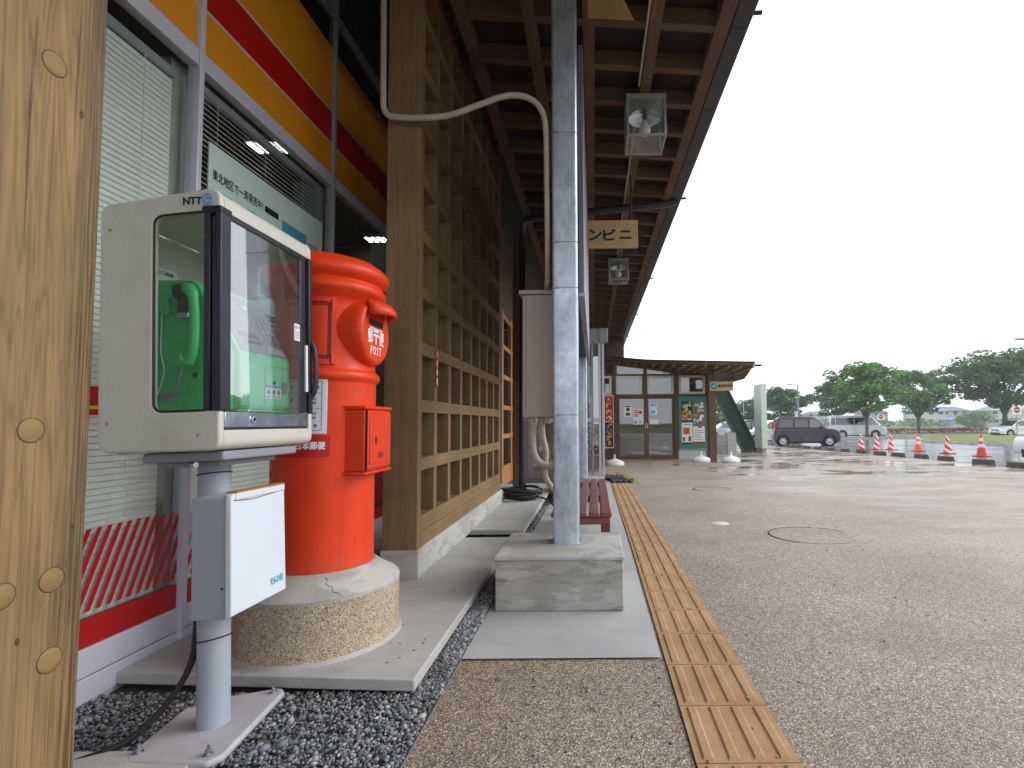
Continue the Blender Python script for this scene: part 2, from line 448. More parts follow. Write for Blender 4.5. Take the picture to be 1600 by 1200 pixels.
def m_postbox():
    a = N('postbox_red'); v = a.coord()
    c = a.ramp(a.noise(v, 4, 6, .6), [(.3, (.66, .040, .004)), (.7, (.80, .055, .006))])
    st = a.ramp(a.noise(a.coord((26, 26, 1.6)), 1.0, 5, .65), [(.50, 0), (.78, .38)])
    c = a.mix(st, c, (.40, .022, .006))
    ch = a.ramp(a.voro(a.coord((1, 1, .8)), 16).outputs['Distance'], [(.025, .8), (.04, 0)])
    c = a.mix(ch, c, (.16, .02, .01))
    sp = a.n('SeparateXYZ'); a.l(v, sp.inputs[0])
    low = a.math('MULTIPLY', a.math('SUBTRACT', .09, sp.outputs[2]), 9, True)
    c = a.mix(a.math('MULTIPLY', low, a.ramp(a.noise(v, 30, 5, .7), [(.42, 0), (.62, .5)])), c, (.28, .15, .10))
    return a.pbr(c, a.ramp(a.noise(v, 9, 4), [(.3, .34), (.7, .55)]), 0, a.bump(a.noise(v, 55, 4), .12, .004), .35, .03)
M['post'] = m_postbox() if True else paint('postbox_red', (.76, .048, .004), .42, 0, .10, 5, 70, .08, .32, .04, dirt=.05)
M['postd'] = paint('dark_red_wear', (.30, .02, .01), .7, 0, .4, 30)
M['green'] = paint('telephone_green', (.05, .62, .17), .3, 0, .05, 5)
M['greenl'] = paint('telephone_light_green', (.22, .78, .40), .28, 0, .04, 5)
M['panelgrey'] = paint('telephone_panel_grey', (.30, .32, .32), .4, 0, .1, 8)
M['white'] = flat('white_print', (.85, .86, .86), .55)
M['ink'] = flat('black_print', (.012, .013, .018), .6)
M['inkblue'] = flat('dark_blue_print', (.012, .02, .06), .6)
M['lblue'] = flat('light_blue_print', (.16, .45, .72), .55)
M['cyan'] = flat('cyan_print', (.14, .50, .60), .55)
M['redprint'] = flat('red_print', (.45, .008, .010), .5)
M['darkred'] = flat('dark_red_label', (.50, .008, .012), .5)
M['yellow'] = flat('yellow_print', (.85, .55, .02), .5)
M['pale'] = flat('pale_line', (.62, .50, .38), .5)
M['orange'] = paint('orange_signage', (.80, .31, .006), .42, 0, .015, 1)
M['red'] = paint('red_signage', (.50, .004, .003), .42, 0, .015, 1)
M['poster'] = flat('pale_teal_poster', (.82, .93, .92), .55)
M['posterb'] = flat('poster_blue', (.10, .42, .62), .55)
M['blind'] = paint('blind_slat', (.80, .80, .75), .5, 0, .04, 6)
M['room'] = paint('room_wall', (.18, .17, .15), .8)
M['roomd'] = paint('room_dark', (.06, .058, .052), .8)
M['jamb'] = paint('grey_jamb', (.36, .38, .37), .6)
M['tube'] = emit('lit_tube', (1, .98, .88), 14)
M['glass'] = glass('window_glass', (.90, .97, .94), 1.5)
M['dglass'] = glass('dark_window_glass', (.30, .34, .33), 1.7)
M['kglass'] = glass('kiosk_glass', (.92, .97, .96), 2.6, .14, 0, .08)
M['sglass'] = glass('kiosk_side_glass', (.78, .82, .80), 1.0, .04)
M['lglass'] = glass('lamp_glass', (.93, .95, .97), 1.6, .05, .02, .18)
M['beige'] = paint('beige_cabinet_paint', (.40, .385, .34), .45, 0, .05, 3, dirt=.08)
M['pvc'] = paint('ivory_pvc', (.47, .44, .375), .45, 0, .12, 8, 60, .1, dirt=.15)
M['slate'] = paint('slate_board_face', (.14, .12, .155), .35, .1, .06, 3)
M['bench'] = paint('red_brown_bench_paint', (.20, .045, .035), .38, 0, .3, 12, 50, .3, .5, .2, dirt=.25)
M['downpipe'] = flat('dark_downpipe', (.03, .032, .036), .3)
M['cream'] = flat('cream_plastic', (.68, .68, .60), .5)
M['wplastic'] = flat('white_plastic', (.80, .82, .83), .45)
M['tgreen'] = paint('teal_green_frame', (.012, .22, .15), .45, 0, .08, 5)
M['bgreen'] = paint('dark_green_brace', (.002, .032, .017), .5, 0, .35, 3)
M['mint'] = paint('mint_green_paint', (.58, .72, .61), .55, 0, .08, 3, dirt=.25)
M['plaster'] = paint('pale_plaster', (.55, .58, .58), .7, 0, .08, 5)
M['lamphouse'] = paint('lamp_housing', (.42, .46, .50), .35, .3, .1, 8)
M['reflector'] = paint('lamp_reflector', (.72, .76, .80), .12, .9, .05, 8)
M['bulb'] = paint('bulb_white', (.82, .84, .85), .25, 0, .03, 8)

# ================================================================== SETTING: ground sheets
def sheet(name, mat, ys, xl, xr, dz=0, nx=1, extra=None):
    mb = MB()
    for i in range(len(ys) - 1):
        for k in range(nx):
            def P(y, t): return (xl(y) + (xr(y) - xl(y)) * t, y, g(y) + dz)
            y0, y1 = ys[i], ys[i + 1]
            mb.quad(P(y0, k / nx), P(y0, (k + 1) / nx), P(y1, (k + 1) / nx), P(y1, k / nx))
    return structure(mb.build(name, mat))
YS = [-12, -4, 0, 2, 4, 8, 14, 22, 31, 60, 150]
a_ = N('field_grass'); v_ = a_.coord()
c_ = a_.ramp(a_.noise(v_, .12, 6, .7), [(.3, (.06, .10, .035)), (.55, (.12, .17, .06)), (.8, (.20, .20, .10))])
M['field'] = a_.pbr(c_, .9, 0, None, .2)
a_ = N('lawn_grass'); v_ = a_.coord()
c_ = a_.ramp(a_.noise(v_, 2.5, 6, .7), [(.3, (.10, .15, .03)), (.6, (.20, .25, .055)), (.85, (.30, .31, .10))])
M['lawn'] = a_.pbr(c_, .9, 0, a_.bump(a_.noise(v_, 30, 3), .5, .05), .2)
sheet('terrain', M['field'], [-300, -12, 4, 24, 28, 31, 34, 38, 44, 150, 400, 1300], lambda y: -900, lambda y: 1300, -.06)
sheet('paving', M['agg'], [-12, -4, 0, 2, 4, 8, 14, 22, 24, 26, 28, 30, 32, 34, 36], lambda y: -8, lambda y: 10.3, 0)
sheet('asphalt_car_park', M['asph'], [-12, 0, 4, 14, 22, 24, 26, 28, 30, 31, 33, 35, 38, 41, 44, 50, 62], lambda y: 9.9 if y <= 31 else max(2.0, 9.9 - (y - 31) * 1.6), lambda y: 75, .004 if True else 0)
sheet('country_road', M['asph'], [66, 72], lambda y: -60, lambda y: 160, .05)

# grass islands with kerbs
def island(name, x0, x1, y0, y1, h=.14):
    mb = MB()
    ys = [y0] + [q for q in (31,) if y0 < q < y1] + [y1]
    for i in range(len(ys) - 1):
        a, b = ys[i], ys[i + 1]
        mb.quad((x0 + .15, a, g(a) + h + .02), (x1, a, g(a) + h + .02), (x1, b, g(b) + h + .02), (x0 + .15, b, g(b) + h + .02))
    structure(mb.build(name, M['lawn']))
    kb = MB(); n = 12
    for i in range(n):
        a = y0 + (y1 - y0) * i / n; b = y0 + (y1 - y0) * (i + 1) / n - .01
        kb.box(x0, x0 + .15, a, b, g((a + b) / 2) - .1, g((a + b) / 2) + h)
    m = 16
    for yy in (y0 - .15, y1):
        for i in range(m):
            a = x0 + (x1 - x0) * i / m; b = x0 + (x1 - x0) * (i + 1) / m - .01
            kb.box(a, b, yy, yy + .15, g(yy) - .1, g(yy) + h)
    structure(kb.build('kerb', M['curb'], bevel=.012))
vp = [(60, 25.2), (21.15, 25.2), (21.15, 32), (22.5, 35.2), (29, 43.6), (60, 43.6)]
vm = MB()
for pl_ in ([(60, 25.2), (21.15, 25.2), (21.15, 31), (60, 31)], [(60, 31), (21.15, 31), (21.15, 32), (22.5, 35.2), (29, 43.6), (60, 43.6)]):
    vm.add([(x, y, g(y) + .16) for x, y in pl_], [tuple(range(len(pl_)))])
structure(vm.build('grass_verge', M['lawn']))
kb = MB()
for a, b in zip(vp[:-1], vp[1:]):
    A, B = Vector((*a, 0)), Vector((*b, 0)); n_ = max(1, int((B - A).length / 1.2)); d_ = (B - A).normalized(); nn = Vector((d_.y, -d_.x, 0)) * -.15
    for i in range(n_):
        p, q = A.lerp(B, i / n_), A.lerp(B, (i + 1) / n_) - d_ * .01; zz = g(max(p.y, q.y)) - .1, g(min(p.y, q.y)) + .14
        kb.add([Vector((v.x, v.y, z)) for z in zz for v in (p, q, q + nn, p + nn)], [(0, 3, 2, 1), (4, 5, 6, 7), (0, 1, 5, 4), (1, 2, 6, 5), (2, 3, 7, 6), (3, 0, 4, 7)])
structure(kb.build('kerb', M['curb'], bevel=.012))
island('tree_bed', 18.5, 30, 41.3, 43.2, .13)
island('far_tree_bed', 30, 60, 52, 59, .13)

# gravel bed + stones
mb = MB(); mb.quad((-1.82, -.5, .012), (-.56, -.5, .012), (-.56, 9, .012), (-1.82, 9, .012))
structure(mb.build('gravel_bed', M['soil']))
def stones():
    ico = bmesh.new(); bmesh.ops.create_icosphere(ico, subdivisions=1, radius=1)
    iv = np.array([v.co[:] for v in ico.verts]); jf = np.array([[v.index for v in f.verts] for f in ico.faces]); ico.free()
    rng = np.random.default_rng(3)
    P = []
    for _ in range(21000):
        x = rng.uniform(-1.80, -.565); y = rng.uniform(.55, 1.90)
        if x > -1.24 and y < .95: continue
        P.append((x, y, rng.uniform(.012, .026), rng.uniform(.0035, .0078) * (1 if rng.random() > .02 else 2.2)))
    for _ in range(7500):
        P.append((rng.uniform(-.655, -.565), rng.uniform(1.86, 4.1), rng.uniform(.012, .03), rng.uniform(.004, .010)))
    for _ in range(900):
        P.append((rng.uniform(-.66, -.565), rng.uniform(4.1, 6), rng.uniform(.012, .03), rng.uniform(.006, .012)))
    for _ in range(500):
        P.append((rng.uniform(-1.0, -.6), rng.uniform(4.14, 4.33), rng.uniform(.012, .03), rng.uniform(.006, .012)))
    P = np.array(P); n = len(P)
    sc = rng.uniform(.65, 1.35, (n, 1, 3)); jit = rng.uniform(.72, 1.2, (n, len(iv), 1))
    V = iv[None] * jit * sc * P[:, 3][:, None, None]
    th = rng.uniform(0, 6.28, n); ph = rng.uniform(-.6, .6, n)
    c, s = np.cos(th), np.sin(th); x = V[..., 0] * c[:, None] - V[..., 1] * s[:, None]; y = V[..., 0] * s[:, None] + V[..., 1] * c[:, None]; z = V[..., 2]
    c, s = np.cos(ph), np.sin(ph); z2 = z * c[:, None] - x * s[:, None]; x = x * c[:, None] + z * s[:, None]
    V = np.stack([x, y, z2 * .8], -1) + P[:, None, :3]
    Fc = (jf[None] + (np.arange(n) * len(iv))[:, None, None]).reshape(-1, 3)
    V = V.reshape(-1, 3)
    me = bpy.data.meshes.new('gravel'); me.vertices.add(len(V)); me.vertices.foreach_set('co', V.ravel())
    me.loops.add(Fc.size); me.loops.foreach_set('vertex_index', Fc.ravel())
    me.polygons.add(len(Fc)); me.polygons.foreach_set('loop_start', np.arange(0, Fc.size, 3)); me.polygons.foreach_set('loop_total', np.full(len(Fc), 3))
    me.update(calc_edges=True); me.materials.append(M['gravel'])
    o = bpy.data.objects.new('gravel', me); COL.objects.link(o)
    tag(o, 'loose blue-grey gravel between the building, the slab and the paving', 'gravel', kind='stuff')
stones()
# stray stones scattered on the paving
mb = MB(); rr = random.Random(5)
for i in range(150):
    if i < 75: x, y = rr.uniform(-.5, .25), rr.uniform(1.3, 2.15)
    elif i < 92: x, y = rr.uniform(.3, .58), rr.uniform(1.4, 3.5)
    else: x, y = rr.uniform(.6, 2.4), rr.uniform(1.6, 7)
    r = rr.uniform(.003, .0075) if i < 75 else rr.uniform(.003, .0072)
    mb.sphere((x, y, g(y) + r * .4 + (.009 if .28 < x < .6 else 0)), r, 6, 4, (1, rr.uniform(.6, 1.3), .6))
for i in range(46):
    a = rr.uniform(-150, 20); rad = rr.uniform(.33, .50) if i < 30 else rr.uniform(.5, 1.0); x, y = -1.193 + rad * math.cos(R(a)), 2.26 + rad * math.sin(R(a))
    if not (-1.7 < x < -.70 and 1.93 < y < 4.0): continue
    r = rr.uniform(.002, .0055); mb.sphere((x, y, .0805 + r * .25), r, 6, 4, (rr.uniform(.8, 2.2), rr.uniform(.6, 1.3), .4))
tag(mb.build('stray_stones', M['gravel'], smooth=40), 'small dark stones strewn over the paving beside the tactile tiles', 'stones', kind='stuff')

# slabs (part of the paths)
def slab(name, mat, poly, z0, z1, bev=.006):
    mb = MB(); mb.prism(poly, z0, z1, 'z'); return structure(mb.build(name, mat, bevel=bev))
slab('concrete_slab', M['slab'], [(-1.795, 1.94), (-.648, 1.868), (-.655, 4.13), (-1.795, 4.13)], .035, .08)
slab('concrete_slab', M['slab'], [(-1.795, 4.34), (-.60, 4.34), (-.60, 7.6), (-1.795, 7.6)], .05, .095)
pp = MB()
for y0, y1 in ((2.182, 4), (4, 6.6), (6.61, 9.1)):
    pp.add([(-.568, y0, g(y0) + .008), (.272, y0, g(y0) + .008), (.272, y1, g(y1) + .008), (-.568, y1, g(y1) + .008)], [(0, 1, 2, 3)])
structure(pp.build('concrete_path', M['pad']))
# thin edging line between gravel and paving
e = MB(); e.box(-.568, -.562, -.5, 2.18, -.02, .006); structure(e.build('path_edging', M['alug']))

# tactile path: tiles with four raised bars each
tp = MB(); tj = MB()
tj.quad((.284, .5, .003), (.592, .5, .003), (.592, 4, .003), (.284, 4, .003)); tj.quad((.284, 4, .003), (.592, 4, .003), (.592, 9.2, g(9.2) + .003), (.284, 9.2, g(9.2) + .003))
y = .62
rt = random.Random(2)
while y < 9.0:
    yl = .3
    zz = (g(y) + g(y + yl)) / 2; sl = (g(y + yl) - g(y)) / yl
    Mx = Matrix.Translation((.438, y + yl / 2, zz + rt.uniform(-.0006, .0008))) @ Matrix.Rotation(math.atan(sl), 4, 'X') @ Matrix.Rotation(R(rt.uniform(-.25, .25)), 4, 'Z')
    tp.box(-.1505, .1505, -.1475, .1475, -.01, .0075, Mx)
    for k in range(4):
        cx = -.1125 + .075 * k
        b = [(-.018, .0076), (.018, .0076), (.0115, .0136), (-.0115, .0136)]
        vs = [Mx @ Vector((cx + u, yy * (1 if q == 0 else .94) * .1375 / .1375, z)) for yy in (-.1375, .1375) for q, (u, z) in ((0, b[0]), (0, b[1]), (1, b[2]), (1, b[3]))]
        tp.add(vs, [(0, 1, 2, 3), (7, 6, 5, 4), (0, 4, 5, 1), (1, 5, 6, 2), (2, 6, 7, 3), (3, 7, 4, 0)])
    y += .2995
structure(tp.build('tactile_path', M['tact'])); structure(tj.build('tactile_path_joint', M['joint']))

# ================================================================== SHOP BUILDING
shop = thing('shop_building', (-1.9, 3.2, 0), 'shop front of glass, blinds and an orange and red band, left of the postbox', 'building')
GX = -1.80
muls = [-.13, 1.052, 2.237, 3.422, 4.607, 5.79]
for i in range(5):
    y0, y1 = muls[i] + .014, muls[i + 1] - .014
    p = MB().quad((GX, y0, .31), (GX, y1, .31), (GX, y1, 2.63), (GX, y0, 2.63)).build('window_pane', M['glass'], shop)
    p2 = MB().quad((GX, y0, 3.60), (GX, y1, 3.60), (GX, y1, 3.82), (GX, y0, 3.82)).build('upper_window_pane', M['dglass'], shop)
for y in muls:
    MB().box(GX - .03, GX + .028, y - .0135, y + .0135, .03, 4.70).build('mullion', M['aluw'] if y < 2.5 else M['alu'], shop, bevel=.003)
for i in range(5):
    y0, y1 = muls[i] + .014, muls[i + 1] - .014
    MB().box(GX - .03, GX + .022, y0, y1, 2.62, 2.70).build('transom', M['aluw'], shop, bevel=.003)
    MB().box(GX - .03, GX + .022, y0, y1, 3.81, 3.87).build('transom', M['alu'], shop, bevel=.003)
    # signage band
    MB().box(GX - .02, GX + .004, y0, y1, 2.70, 2.915).build('signage_band', M['orange'], shop)
    MB().box(GX - .02, GX + .005, y0, y1, 2.915, 2.932).build('signage_stripe', M['pale'], shop)
    MB().box(GX - .02, GX + .004, y0, y1, 2.932, 3.14).build('signage_band', M['red'], shop)
    MB().box(GX - .02, GX + .005, y0, y1, 3.14, 3.157).build('signage_stripe', M['pale'], shop)
    MB().box(GX - .02, GX + .004, y0, y1, 3.157, 3.60).build('signage_band', M['orange'], shop)
    MB().box(GX - .02, GX + .003, y0, y1, .213, .31).build('lower_band', M['redprint'], shop)
    # hatched red stripes stuck on the glass
    hb = MB(); t = y0 + .0
    while t < y1 + .2:
        z0, z1 = .335, .625
        def cl(yv, zv): return (yv, zv)
        ya, yb = t - .0, t + .020
        sh = .115
        pts = [(ya, z0), (yb, z0), (yb + sh, z1), (ya + sh, z1)]
        # clip to the pane in y
        def clip(pts, lim, sgn):
            out = []
            for k in range(len(pts)):
                a, b = pts[k], pts[(k + 1) % len(pts)]
                ia, ib = sgn * (a[0] - lim) >= 0, sgn * (b[0] - lim) >= 0
                if ia: out.append(a)
                if ia != ib:
                    s_ = (lim - a[0]) / (b[0] - a[0]); out.append((lim, a[1] + (b[1] - a[1]) * s_))
            return out
        q = clip(pts, y0 + .002, 1)
        if len(q) > 2: q = clip(q, y1 - .002, -1)
        if len(q) > 2: hb.add([(GX + .002, u, z) for u, z in q], [tuple(range(len(q)))])
        t += .040
    hs_ = MB.build(hb, 'hatch_stripes', M['redprint'], shop)
MB().box(GX - .03, GX + .012, -.4, 5.9, .115, .212).build('sill', M['aluw'], shop, bevel=.003)
MB().box(GX - .03, GX + .020, -.4, 5.9, .028, .112).build('sill', M['aluw'], shop, bevel=.003)
MB().box(GX - .3, GX + .014, -.4, 5.9, -.05, .03).build('foundation', M['curb'], shop)
s_ = MB().box(GX, GX + .003, 1.2, 1.86, 1.03, 1.135).build('window_sticker', M['redprint'], shop)
MB().box(GX + .003, GX + .0045, 1.2, 1.86, 1.052, 1.064).build('sticker_line', M['yellow'], s_)
for y in muls[1:]:
    MB().box(-2.02, GX - .066, y - .06, y + .05, .2, 2.63).build('inner_jamb', M['jamb'], shop)
# interior shell
MB().box(-7, -6.95, -2, 5.9, 0, 3.1).build('back_wall', M['room'], shop)
MB().box(-7, GX - .1, -2.05, -2, 0, 3.1).build('side_wall', M['room'], shop)
MB().box(-7, GX - .1, 5.92, 5.97, 0, 3.1).build('side_wall', M['room'], shop)
MB().box(-7, GX - .05, -2, 5.92, -.02, .02).build('floor', M['roomd'], shop)
MB().box(-7, GX - .08, -2, 5.92, 3.1, 3.15).build('ceiling', M['room'], shop)
MB().box(-2.2, GX - .05, -2, 5.92, 3.88, 4.72).build('upper_wall', M['roomd'], shop)
MB().box(-2.2, -2.15, -2, 5.92, 3.15, 3.86).build('upper_wall', M['roomd'], shop)
MB().box(GX - .2, GX - .1, 5.80, 12, 0, 4.3).build('side_wall', M['darkwood'], shop)
for y in (3.60, 5.50):
    fx = MB().box(-2.52, -2.22, y - .02, y + .14, 3.04, 3.098).build('ceiling_light', M['whitepaint'], shop)
    tb_ = MB()
    for k in range(4): tb_.box(-2.505 + k * .068, -2.478 + k * .068, y - .01, y + .13, 3.034, 3.0398)
    tb_.build('light_tube', M['tube'], fx)
def blind(y0, y1, z0, z1, tilt, label, pitch=.024):
    mb = MB(); z = z0; hw = .0135
    xx = GX - .05
    while z < z1:
        tl_ = 74 if z < 1.05 else tilt; ct, st = math.cos(R(tl_)) * hw, math.sin(R(tl_)) * hw
        mb.quad((xx - ct, y0, z + st), (xx + ct, y0, z - st), (xx + ct, y1, z - st), (xx - ct, y1, z + st)); z += pitch
    root = thing('venetian_blind', (xx, (y0 + y1) / 2, z0), label, 'blind', 'venetian blinds behind the shop glass')
    mb.build('slats', M['blind'], root)
    c = MB()
    for yy in (y0 + .15, (y0 + y1) / 2, y1 - .15): c.box(xx + .014, xx + .0155, yy - .001, yy + .001, z0, z1)
    c.build('ladder_cord', M['white'], root)
    MB().box(xx - .02, xx + .02, y0, y1, z1, z1 + .035).build('head_rail', M['alu'], root)
blind(.0, 1.02, 0.27, 2.52, 80, 'closed pale blind behind the leftmost shop window')
blind(1.08, 2.165, -.0 + .27, 2.52, 80, 'closed pale blind in the window behind the telephone cabinet')
blind(2.27, 3.30, .27, 2.56, 46, 'half open blind behind the pale poster in the window', .026)
# poster inside glass
pz0, pz1 = 1.60, 2.33
pst = tag(MB().box(GX - .012, GX - .006, 2.335, 3.335, pz0, pz1).build('window_poster', M['poster'], off=(GX - .01, 2.8, pz0)), 'pale teal advertising poster inside the window above the telephone cabinet', 'poster')
pst['_o'] = (GX - .01, 2.8, pz0)
YV, ZV, XV = (0, 1, 0), (0, 0, 1), (1, 0, 0)
t = MB(); lettering(t, '東北地区で一斉発売中！', .37, .052, (GX - .0055, 2.545, 2.185), YV, ZV, bold=.0012); t.build('poster_lettering', M['ink'], pst)
t = MB(); t.box(GX - .0058, GX - .0050, 2.745, 2.865, 2.165, 2.20); t.build('poster_tag', M['ink'], pst)
t = MB()
for y0, y1, z0, z1 in ((2.43, 2.50, 2.05, 2.12), (2.51, 2.58, 2.03, 2.11), (2.60, 2.68, 2.01, 2.12), (2.70, 2.76, 2.03, 2.09), (2.78, 2.85, 2.0, 2.09), (2.87, 2.93, 2.0, 2.07), (2.90, 3.15, 2.12, 2.18), (3.04, 3.20, 2.02, 2.10), (2.95, 3.03, 2.0, 2.06), (3.22, 3.30, 1.85, 1.98), (2.45, 3.1, 1.70, 1.86)):
    t.box(GX - .0058, GX - .0052, y0, y1, z0, z1)
t.build('poster_picture', M['posterb'], pst)
t = MB(); lettering(t, 'PM2.5\n花粉対策', .26, .15, (GX - .0044, 2.80, 1.95), YV, ZV, bold=.002) if False else None
for k in range(11):
    t.box(GX - .0058, GX - .0050, 3.165 + .004 * (k % 2), 3.29 - .013 * (k % 3), 1.965 + k * .017, 1.970 + k * .017)
t.build('poster_small_print', M['inkblue'], pst)

# ================================================================== TIMBER POST (nearest) 
tp_ = thing('timber_post', (-1.10, .91, 0), 'nearest square timber post with round wooden plugs at the left edge of the photo', 'post', 'timber posts of the arcade')
MB().box(-1.20, -1.0, .815, 1.01, .0, 4.70).build('shaft', M['oldwood'], tp_, bevel=.004)
for y, z in ((.913, 1.665), (.905, .984), (.952, .709), (.872, .705), (.955, .564)):
    MB().lathe([(.0212, .0009), (.0226, .0007)], M=Matrix.Translation((-1.0, y, z)) @ Matrix.Rotation(R(90), 4, 'Y'), n=24).build('plug_gap', M['joint'], tp_)
    MB().lathe([(0, .0022), (.0195, .0020), (.0212, .0006), (.0212, -.004)], M=Matrix.Translation((-1.0, y, z)) @ Matrix.Rotation(R(90), 4, 'Y') @ Matrix.Rotation(R(20), 4, 'Z'), n=24).build('wooden_plug', M['plugwood'], tp_, smooth=40)

for y, z, r_ in ((.93, 1.84, .005), (.966, 1.60, .0055), (.985, .80, .004), (.90, .62, .0045)):
    MB().lathe([(0, .0006), (r_ * .55, .0012), (r_, .0004)], n=12, M=Matrix.Translation((-1.0, y, z)) @ Matrix.Rotation(R(90), 4, 'Y') @ Matrix.Diagonal((1.5, .8, 1, 1))).build('knot', M['bark0'], tp_, smooth=60)

# ================================================================== LATTICE SCREEN
lat = thing('lattice_screen', (-1.15, 4.3, .08), 'tall tan timber lattice screen on a concrete kerb beside the postbox', 'screen')
X0, X1 = -1.25, -1.052
MB().box(X0 - .005, X1 + .002, 3.035, 3.105, .25, 4.70).build('end_post', M['timber'], lat, bevel=.003)
for y0, y1 in ((3.035, 4.3), (4.303, 5.78)):
    MB().box(X0 - .015, X1 + .012, y0, y1, .078, .248).build('kerb', M['curb'], lat, bevel=.004)
MB().box(X0, X1, 3.107, 5.70, .25, .338).build('bottom_board', M['timberY'], lat, bevel=.003)
MB().box(X0, X1 - .001, 3.107, 5.70, .340, .434).build('bottom_board', M['timberY'], lat, bevel=.003)
zr = .706; rails = []
while zr < 4.55:
    rails.append(zr); MB().box(X0, X1 - .0, 3.107, 5.70, zr, zr + .078).build('rail', M['timberY'], lat, bevel=.002); zr += .354
for k in range(8):
    yy = 3.107 + .255 + .3245 * k
    if k == 7: yy = 5.635
    segs = [(.434, rails[0])] + [(rails[i] + .078, rails[i + 1]) for i in range(len(rails) - 1)]
    m_ = MB()
    for a, b in segs: m_.box(X0 + .004, X1 - .003, yy, yy + .062, a, b)
    m_.build('upright', M['timber'], lat, bevel=.002)
st = tag(MB().box(X1 - .0005, X1 + .004, 3.372, 3.415, 1.235, 1.50).build('sticker', M['redprint'], off=(X1, 3.39, 1.235)), 'narrow red vertical sticker with white characters on the timber lattice', 'sticker')
st['_o'] = (X1, 3.39, 1.235)
t = MB()
for k, ch in enumerate('火気厳禁'):
    lettering(t, ch, .030, .042, (X1 + .0045, 3.3935, 1.455 - k * .061), YV, ZV, bold=.001)
t.build('sticker_characters', M['white'], st)

# ================================================================== CANOPY ROOF
roof = thing('canopy_roof', (0, 9, 3.7), 'dark timber canopy roof with a grid of rafters over the walkway', 'roof')
def rz(x): return 3.70 + (.90 - x) * .066
for i in range(52):
    yy = -2.75 + .4365 * i - .0
    y0 = yy + .025
    m_ = MB()
    vs = []
    for x in (-.93, .955):
        for dy in (-.032, .032):
            for dz in (0.0, .12): vs.append((x, y0 + dy, rz(x) + dz))
    m_.add(vs, [(0, 1, 3, 2), (4, 6, 7, 5), (0, 4, 5, 1), (2, 3, 7, 6), (1, 5, 7, 3), (0, 2, 6, 4)])
    m_.build('rafter', M['raft'], roof)
for x in (.907, .445, -.015, -.43, -.90):
    hw = .048 if x > .8 else .042
    d = .004
    MB().box(x - hw, x + hw, -3, 19.6, rz(x) - d, rz(x) + .10).build('purlin', M['raftY'], roof)
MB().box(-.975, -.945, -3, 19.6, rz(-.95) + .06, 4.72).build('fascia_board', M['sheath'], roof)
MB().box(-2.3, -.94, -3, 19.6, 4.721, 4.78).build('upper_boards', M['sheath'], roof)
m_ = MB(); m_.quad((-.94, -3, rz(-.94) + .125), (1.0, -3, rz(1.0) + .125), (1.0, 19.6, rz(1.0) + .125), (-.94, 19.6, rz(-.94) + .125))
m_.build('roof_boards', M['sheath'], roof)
m_ = MB(); m_.prism([(-.94, rz(-.94) + .13), (1.09, rz(1.09) + .13), (1.09, rz(1.09) + .20), (-.94, rz(-.94) + .23)], -3, 19.7, 'y'); m_.build('roof_sheet', M['fascia'], roof)
i = 0; y = -3.0
while y < 19.6:
    MB().box(.962, 1.085, y, min(y + .905, 19.6), 3.695 + .0015 * (i % 2), 3.84).build('fascia_panel', M['fascia'], roof, bevel=.003); y += .91; i += 1
for y in (3.28, 6.12, 9.6, 12.9, 16.2):
    MB().cyl((1.06, y, 3.73), (1.15, y, 3.735), .014, n=10).build('snow_guard', M['black'], roof)
MB().add([(-.02, 2.7, rz(0) - .006), (.05, 3.34, rz(.05) - .006), (.30, 3.34, rz(.3) - .006), (-.02, 2.95, rz(0) - .006), (-.02, 3.34, rz(0) - .006), (-.02, 2.75, rz(0) + .006)], [(0, 2, 4)]).build('plywood_patch', M['ply'], roof)
# light conduit on the soffit
MB().tube([(.385, -2, rz(.385) - .012), (.385, 4.0, rz(.385) - .012)], .008, 6).build('conduit', M['pvc'], roof)
MB().tube([(.395, 4.5, rz(.385) - .012), (.395, 8.15, rz(.385) - .012)], .008, 6).build('conduit', M['pvc'], roof)

# soffit lamps
def make_lamp():
    r = thing('soffit_lamp', (0, 0, 0), 'nearer square glass lamp with a white bulb under the canopy', 'lamp', 'square glass lamps under the canopy')
    s, h = .155, .33
    f = MB()
    for x in (-s, s):
        for y in (-s, s): f.box(x - .009, x + .009, y - .009, y + .009, -h, 0)
    for z in (-h, -.012):
        for q in (-s, s):
            f.box(-s + .009, s - .009, q - .0085, q + .0085, z, z + .018)
            f.box(q - .0085, q + .0085, -s + .009, s - .009, z, z + .018)
    f.build('frame', M['lamphouse'], r, bevel=.002)
    MB().box(-s - .012, s + .012, -s - .012, s + .012, .002, .03).build('ceiling_plate', M['lamphouse'], r, bevel=.004)
    for a, b, c, d in (((-s, -s, -h), (s, -s, -h), (s, -s, 0), (-s, -s, 0)), ((-s, s, -h), (s, s, -h), (s, s, 0), (-s, s, 0)), ((-s, -s, -h), (-s, s, -h), (-s, s, 0), (-s, -s, 0)), ((s, -s, -h), (s, s, -h), (s, s, 0), (s, -s, 0)), ((-s, -s, -h), (s, -s, -h), (s, s, -h), (-s, s, -h))):
        MB().quad(a, b, c, d).build('glass_panel', M['lglass'], r)
    MB().lathe([(.05, -.02), (.06, -.035), (.10, -.05), (.135, -.075), (.14, -.09), (.132, -.088), (.095, -.065), (.045, -.045)], n=32).build('reflector', M['reflector'], r, smooth=50)
    b = MB().lathe([(0, -.245), (.022, -.243), (.042, -.228), (.05, -.2), (.046, -.17), (.03, -.135), (.018, -.11)], n=24).build('bulb', M['bulb'], r, smooth=60)
    MB().cyl((0, 0, -.11), (0, 0, -.02), .02, n=16).build('socket', M['black'], r, smooth=40)
    return r
lp = make_lamp(); lp.location = (.455, 4.25, rz(.45) - .04)
